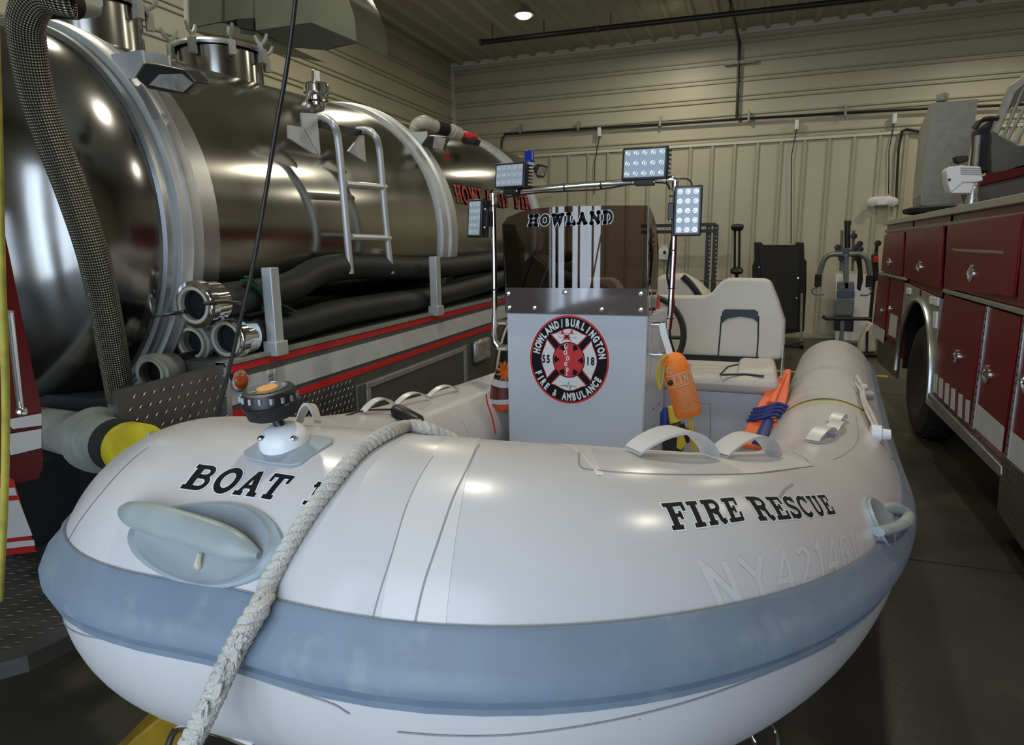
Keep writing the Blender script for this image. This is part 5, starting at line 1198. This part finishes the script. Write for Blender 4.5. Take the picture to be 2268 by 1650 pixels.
# yellow hanging line, black cable
o = MB().sweep(spline([Yp(-14, -10, .72), Yp(-4, 300, .72), Yp(3, 600, .72), Yp(12, 850, .72), Yp(12, 1000, .72), Yp(8, 1150, .72), Yp(-2, 1330, .72)], 6), .0062, 10).build('yellow_hose', 'hoseyellow', None, True); tag(o, 'dirty yellow air hose hanging at the left edge', 'hose')
o = MB().sweep(spline([Yp(660, -60, 1.55), Yp(650, 40, 1.55), Yp(632, 170, 1.55), Yp(612, 280, 1.55), Yp(588, 430, 1.55), Yp(560, 590, 1.55), Yp(530, 720, 1.55), Yp(505, 830, 1.55), Yp(482, 925, 1.55), Yp(470, 980, 1.6), V3((-1.55, 1.7, .6)), V3((-1.62, 1.8, .02))], 6), .0062, 10).build('hanging_cable', 'black', None, True); tag(o, 'black power cable hanging from above in front of the tanker', 'cable')
# heater duct at the ceiling
YD = 5.6
t = thing('heater_duct', Yp(600, 60, YD), 'grey sheet-metal duct with rounded elbow hung from the ceiling', 'duct')
gp_([(408, -60), (490, -60), (490, 48), (413, 64)], 'duct_section', 'duct', .55, .004, Y=YD); gp_([(405, -60), (412, -60), (416, 64), (408, 62)], 'flange', 'trim', .02, 0, Y=YD-.02)
gp_([(490, -60), (560, -60), (560, 40), (526, 42), (490, 50)], 'duct_section', 'duct', .5, .004, Y=YD+.05); gp_([(560, -60), (688, -60), (690, 50), (566, 68)], 'duct_section', 'duct', .45, .004, Y=YD-.05)
gp_([(688, -70), (740, -70), (770, -10), (786, 40), (789, 92), (688, 50)], 'elbow', 'duct', .55, .004, Y=YD-.05)
gp_([(525, 42), (561, 40), (561, 66), (525, 60)], 'bracket', 'duct_dark', .3, 0, Y=YD-.06)
a = [Yp(567, 66, YD-.06), Yp(690, 49, YD-.06), Yp(787, 95, YD-.06), Yp(690, 112, YD-.9+1.6)]
MB().prism([Yp(567, 68, YD-.06), Yp(690, 51, YD-.06), Yp(787, 94, YD-.06), Yp(720, 110, YD-.06), Yp(640, 104, YD-.06)], (0, .02, 0)).build('outlet_mouth', 'duct_dark', t)
MB().prism([Yp(415, 65, YD), Yp(490, 50, YD), Yp(566, 70, YD), Yp(640, 104, YD)], (0, .6, 0)).build('duct_floor', 'duct', t)

# ================================================================ RED FIRE ENGINE (right)
XE = 1.4
EN = thing('fire_engine', (2.6, 6, 0), 'dark red fire engine with compartment doors and aluminium trim', 'truck')
def eq(pts, name, mt, o=.0, th=.01, par=None, bev=0, l=None):
    q = MB().prism([Xp(*p, XE-o) for p in pts], (th, 0, 0)).build(name, mt, par or EN, bevel=bev)
    if l: q['label'] = l
    return q
m = MB().box(XE+.012, 3.8, 1.2, 6.28, .47, 2.0).box(XE+.012, 3.8, 7.62, 9.15, .6, 2.0).box(XE+.012, 3.8, 6.2, 7.7, 1.26, 2.0)
m.build('body', 'red', EN); MB().box(XE+.5, 3.75, 6.25, 7.65, .5, 1.3).box(XE+.03, XE+.5, 7.60, 7.64, .5, 1.3).box(XE+.03, XE+.5, 6.26, 6.30, .5, 1.3).build('wheel_well', 'inner', EN)
MB().box(XE-.03, XE+.06, 1.2, 9.2, 1.975, 2.03).build('top_rail', 'alu', EN, bevel=.006); MB().box(XE-.004, XE+.02, 1.2, 9.2, 1.895, 1.925).build('trim_rail', 'galv', EN)
def ehandle(px, py, r=.055, par=None):
    c = Xp(px, py, XE-.02); o = MB().lathe(c, (-1, 0, 0), [(-.02, r), (.004, r), (.007, r*.8), (.002, r*.6), (.002, 0)], 22).build('door_handle', 'chrome', par or EN, True)
    MB().sweep([c+V3((-.01, 0, r*.5)), c+V3((-.02, 0, 0)), c+V3((-.01, 0, -r*.5))], .009, 8).build('latch', 'chrome', par or EN, True)
d_ = eq([(1959, 520), (2002, 513), (1997, 612), (1951, 600)], 'compartment_door', 'red', .016, .02, bev=.006); ehandle(1969, 580, .045, d_)
d_ = eq([(2007, 511), (2089, 499), (2082, 640), (2001, 614)], 'compartment_door', 'red', .016, .02, bev=.006); ehandle(2035, 591, .055, d_)
d_ = eq([(2098, 499), (2265, 472), (2244, 660), (2089, 640)], 'compartment_door', 'red', .018, .02, bev=.008); ehandle(2150, 606, .062, d_)
for k in range(3): eq([(2106+k*4, 550.5+k*2.4), (2222, 556+k*2.4), (2222, 556.8+k*2.4), (2106+k*4, 551.3+k*2.4)], 'pinstripe', 'refl', .0205, .001, d_)
eq([(2268, 474), (2420, 440), (2400, 745), (2252, 668)], 'compartment_door', 'red', .016, .02, bev=.008)
eq([(2088, 640), (2268, 688), (2400, 728), (2400, 740), (2268, 698), (2088, 647)], 'drip_rail', 'galv', .03, .03)
d_ = eq([(1946, 608), (1969, 614), (1959, 732), (1933, 716)], 'compartment_door', 'red', .014, .02, bev=.004); eq([(1933, 716), (1959, 732), (1956, 760), (1931, 740)], 'white_panel', 'refl', .016, .006, d_)
MB().ball(Xp(1953, 688, XE-.02), .02, .02, .03).build('latch', 'chrome', d_, True)
d_ = eq([(1973, 615), (2001, 622), (1990, 765), (1961, 745)], 'compartment_door', 'red', .014, .02, bev=.004); eq([(1972, 694), (1988, 701), (1983, 750), (1967, 740)], 'white_panel', 'refl', .016, .004, d_); MB().ball(Xp(1971, 684, XE-.02), .02, .02, .03).build('latch', 'chrome', d_, True)
eq([(1945, 602), (2003, 616), (2003, 621), (1945, 607)], 'drip_rail', 'galv', .03, .03)
# wheel house plate, ring, wheel
cy_, cz_ = 6.92, .53
m = MB(); pts = [(6.2, .47), (6.2, 1.30), (7.62, 1.36), (7.62, .6)]; N_ = 24
arc_ = [(cy_+.72*math.cos(a), cz_+.72*math.sin(a)) for a in np.linspace(0, math.pi, N_)]
top_ = [(7.66-(7.66-6.18)*i/(N_-1), 1.37-.06*i/(N_-1)) for i in range(N_)]; top_[0] = (7.66, .55); top_[-1] = (6.18, .5); top_[1] = (7.66, 1.37); top_[-2] = (6.18, 1.31)
k0 = 0; m.add([(XE-.006, a, b) for a, b in arc_]+[(XE-.006, a, b) for a, b in top_], [(i, i+1, N_+i+1, N_+i) for i in range(N_-1)]); m.build('wheel_house_plate', 'galv', EN, solid=.02)
MB().sweep([V3((XE-.02, cy_+.72*math.cos(a), cz_+.72*math.sin(a))) for a in np.linspace(-.08, math.pi+.05, 36)], .028, 8, sx=.8).build('wheel_arch_trim', 'alu', EN, True)
w_ = MB().lathe((XE+.02, cy_-.02, .515), (1, 0, 0), [(.03, .26), (.0, .30), (-.005, .40), (.02, .49), (.06, .515), (.28, .515), (.3, .4)], 44).build('wheel', 'rubber', EN, True)
MB().lathe((XE+.07, cy_-.02, .515), (1, 0, 0), [(0, .27), (.0, .20), (.03, .19), (.04, .1), (.0, .09), (0, 0)], 32).build('wheel_rim', 'red', w_, True)
m = MB()
for k in range(40):
    a = 2*math.pi*k/40; c = V3((XE+.17, cy_-.02+.517*math.cos(a), .515+.517*math.sin(a))); m.sweep([c-V3((.1, 0, 0)), c+V3((.1, 0, 0))], .014, 4)
o = m.build('tread_block', 'rubber', w_); o['kind'] = 'stuff'
for pts in (((2007, 637), (2015, 639), (2014, 652), (2006, 650)), ((2058, 656), (2077, 660), (2075, 678), (2057, 672)), ((2067, 690), (2074, 690), (2071, 728), (2065, 724))):
    eq(list(pts), 'side_marker', 'whiteplastic', .03, .02, bev=.004)
MB().lathe(Xp(2041, 649, XE-.01), (-1, 0, 0), [(0, .035), (.01, .03), (.011, 0)], 14).build('side_marker', 'blackmatte', EN, True)
# louvred panel with torn white stripes
d_ = eq([(2092, 651), (2180, 678), (2146, 940), (2068, 866), (2075, 760)], 'louvred_panel', 'red', .014, .02, bev=.004)
l0 = None
for i in range(6):
    for j in range(13):
        u = (i+.5)/6; v = (j+.5)/15; x_ = (2092+(2178-2092)*u)*(1-v)+(2070+(2146-2070)*u)*v; y_ = (655+27*u)*(1-v)+(850+62*u)*v
        if i in (2, 3) and j in (6, 7, 8): continue
        q = Xp(x_, y_, XE-.014)
        if l0 is None: l0 = MB().lathe((0, 0, 0), (-1, 0, 0), [(0, .018), (.006, .012), (.008, 0)], 8).build('louvre', 'red', d_, True); l0.location = tuple(q); l0.matrix_parent_inverse = EN.matrix_basis.inverted()
        else: o = l0.copy(); SC.collection.objects.link(o); o.location = tuple(q)
ehandle(2118, 789, .05, d_)
for x_, a, b in ((562, 575, 690), (592, 600, 718), (626, 628, 752), (660, 657, 785), (701, 688, 828), (741, 722, 856)):
    x0_ = 1850+x_/2.538; eq([(x0_-3.5, 600+a/2.538), (x0_+4.5, 600+(a+8)/2.538), (x0_+2.5, 600+b/2.538), (x0_-5.5, 600+(b-14)/2.538)], 'torn_stripe', 'refl', .018, .003, d_)
for x0_, y0_, x1_, y1_ in ((2183, 678, 2148, 946), (2266, 700, 2224, 1012)):
    h_ = eq([(x0_, y0_), (x0_+5, y0_+1), (x1_+6, y1_+4), (x1_, y1_)], 'piano_hinge', 'alu', .022, .01)
    for k in range(16):
        u = (k+.5)/16; x_, y_ = x0_+(x1_-x0_)*u+1.5, y0_+(y1_-y0_)*u; eq([(x_, y_), (x_+2.5, y_+.6), (x_+2.5, y_+6), (x_, y_+5)], 'hinge_slot', 'blackmatte', .0235, .002, h_)
d_ = eq([(2191, 681), (2260, 702), (2219, 1003), (2156, 940)], 'compartment_door', 'red', .016, .02, bev=.004); ehandle(2184, 829, .062, d_); eq([(2162, 892), (2224, 947), (2217, 1001), (2155, 944)], 'white_panel', 'refl', .018, .003, d_)
d_ = eq([(2272, 703), (2400, 740), (2370, 1150), (2230, 1016)], 'compartment_door', 'red', .016, .02, bev=.004); ehandle(2272, 848, .062, d_); eq([(2236, 952), (2320, 1020), (2310, 1080), (2229, 1014)], 'white_panel', 'refl', .018, .003, d_)
eq([(2054, 868), (2216, 1032), (2216, 1052), (2054, 882)], 'sill', 'alu', .035, .05, bev=.003)
eq([(2050, 880), (2222, 1052), (2222, 1064), (2050, 892)], 'sill_underside', 'galv', .0, .06)
st_ = eq([(2218, 1012), (2400, 1150), (2400, 1420), (2208, 1130)], 'step_box', 'plate', .03, .3)
P_ = [Xp(*p, XE-.031) for p in ((2218, 1012), (2400, 1150), (2400, 1400), (2208, 1130))]
treads(lambda u, v: ((P_[0]*(1-u)+P_[1]*u)*(1-v)+(P_[3]*(1-u)+P_[2]*u)*v, V3((0, 1, 0)), V3((0, 0, 1)), V3((-1, 0, 0))), 22, 7, st_)
MB().prism([Xp(*p, XE-.0) for p in ((1944, 742), (1985, 772), (1984, 838), (1942, 800))], (.03, 0, 0)).build('mud_flap', 'plate', EN)
MB().box(XE+.6, 3.6, 1.5, 9, .25, .6).build('chassis', 'blackmatte', EN)
# on the roof
c = Xp(2070, 468, 1.62); Y_ = c[1]
MB().lathe(V3((Xp(2070, 468, 1.9)[0], Y_, 2.0)), (0, 0, 1), [(.04, .38), (.06, .55), (.10, .56), (.12, .5), (.125, 0)], 40).build('roof_cover', 'hose', EN, True)
gal = lambda pts, name, mt, Y, dy, **k: MB().prism([Yp(*p, Y) for p in pts], (0, dy, 0)).build(name, mt, EN, **k)
gal([(2068, 227), (2167, 219), (2134, 433), (2040, 434)], 'galvanised_chute', 'galv', Y_, .01)
F1 = [Yp(2068, 227, Y_), Yp(2040, 434, Y_), Yp(2022, 436, Y_+.55), Yp(2037, 290, Y_+.55), Yp(2060, 232, Y_+.3)]
MB().add(F1, [(0, 1, 2, 3, 4)]).build('galvanised_chute', 'galv', EN, solid=.01)
gal([(2040, 432), (2133, 432), (2131, 455), (2040, 455)], 'chute_foot', 'galv', Y_-.02, .4)
MB().lathe(Yp(2086, 224, Y_+.03), (0, 0, 1), [(0, .05), (.06, .055), (.07, .05)], 12).build('cap', 'galv', EN, True)
c = Xp(2151, 452, XE+.12); MB().lathe(c-V3((0, 0, .02)), (0, 0, 1), [(0, .045), (.06, .045), (.065, .035), (.14, .035), (.15, .03)], 18).build('light_pole', 'alu', EN, True)
Y2 = c[1]
gal([(2096, 378), (2102, 369), (2130, 366), (2172, 369), (2178, 400), (2160, 404), (2134, 404), (2106, 427), (2100, 410)], 'floodlight', 'whiteplastic', Y2-.05, .16, bevel=.008)
for k in range(4): gal([(2128, 371+k*4.3), (2173, 372+k*4.3), (2173, 373.6+k*4.3), (2128, 372.6+k*4.3)], 'vent_slot', 'galv', Y2-.056, .006)
gal([(2106, 427), (2134, 404), (2158, 404), (2150, 428)], 'floodlight_front', 'whiteplastic', Y2-.04, .14, bevel=.004); MB().ball(Yp(2103, 398, Y2-.055), .010).build('knob', 'black', EN, True)
gal([(2116, 345), (2145, 344), (2146, 356), (2128, 362), (2117, 357)], 'siren', 'hose', Y2+.1, .1, bevel=.01)
YA = Y2+.25
gal([(2172, 390), (2290, 356), (2290, 384), (2172, 412)], 'maroon_beam', 'maroon', YA, .1, bevel=.01)
gal([(2158, 420), (2176, 408), (2290, 382), (2290, 437), (2166, 452)], 'deck_box', 'panelgrey', YA+.03, .4)
gal([(2198, 292), (2240, 188), (2290, 150), (2290, 170), (2250, 205), (2212, 300)], 'aerial_beam', 'galv', YA, .1, bevel=.01)
gal([(2240, 188), (2290, 150), (2290, 215), (2262, 225), (2238, 240)], 'aerial_beam', 'panelgrey', YA+.02, .08)
gal([(2198, 292), (2213, 300), (2257, 324), (2290, 316), (2290, 368), (2196, 385), (2194, 330)], 'turntable_side', 'panelgrey', YA, .15, bevel=.01)
for a, b in (((2222, 305), (2268, 190)), ((2232, 308), (2268, 240)), ((2250, 318), (2290, 240)), ((2213, 302), (2257, 324))): MB().sweep([Yp(*a, YA+.03), Yp(*b, YA+.03)], .014, 6).build('lattice_bar', 'galv', EN, True)
gal([(2166, 285), (2196, 262), (2208, 262), (2204, 372), (2180, 385), (2160, 375), (2166, 330)], 'hose_bundle', 'hose', YA+.1, .2, bevel=.03)
MB().sweep(spline([Yp(*p, YA) for p in ((2158, 285), (2172, 268), (2195, 262), (2212, 262))], 4), .02, 8).build('hydraulic_line', 'black', EN, True)
MB().sweep([Yp(2166, 300, YA+.05), Yp(2160, 372, YA+.05)], .022, 10).build('strut', 'galv', EN, True)

# ================================================================ TRAILER
t = thing('boat_trailer', (-.7, 1.6, 0), 'yellow winch post and galvanised trailer frame under the bow', 'trailer')
MB().sweep([Zp(255, 1720, .30), Zp(350, 1625, .42), Zp(430, 1560, .55)], .05, prof=[(-1, -1), (1, -1), (1, 1), (-1, 1)]).build('winch_post', 'woodtrailer', t, bevel=.006)
for x_ in (-.9, -.1): MB().box(x_-.04, x_+.04, 1.2, 4.6, .38, .46).build('frame_rail', 'galv', t, bevel=.008)
for y_ in (1.4, 2.8, 4.3): MB().box(-1.0, 0, y_-.04, y_+.04, .32, .38).build('cross_member', 'galv', t, bevel=.006)
for x_ in (-1.2, .2): MB().lathe((x_, 3.3, .3), (1, 0, 0), [(-.09, .2), (-.08, .29), (.08, .29), (.09, .2)], 28).build('wheel', 'rubber', t, True)
MB().sweep([V3((-1.2, 3.3, .3)), V3((.2, 3.3, .3))], .03, 8).build('axle', 'galv', t, True)
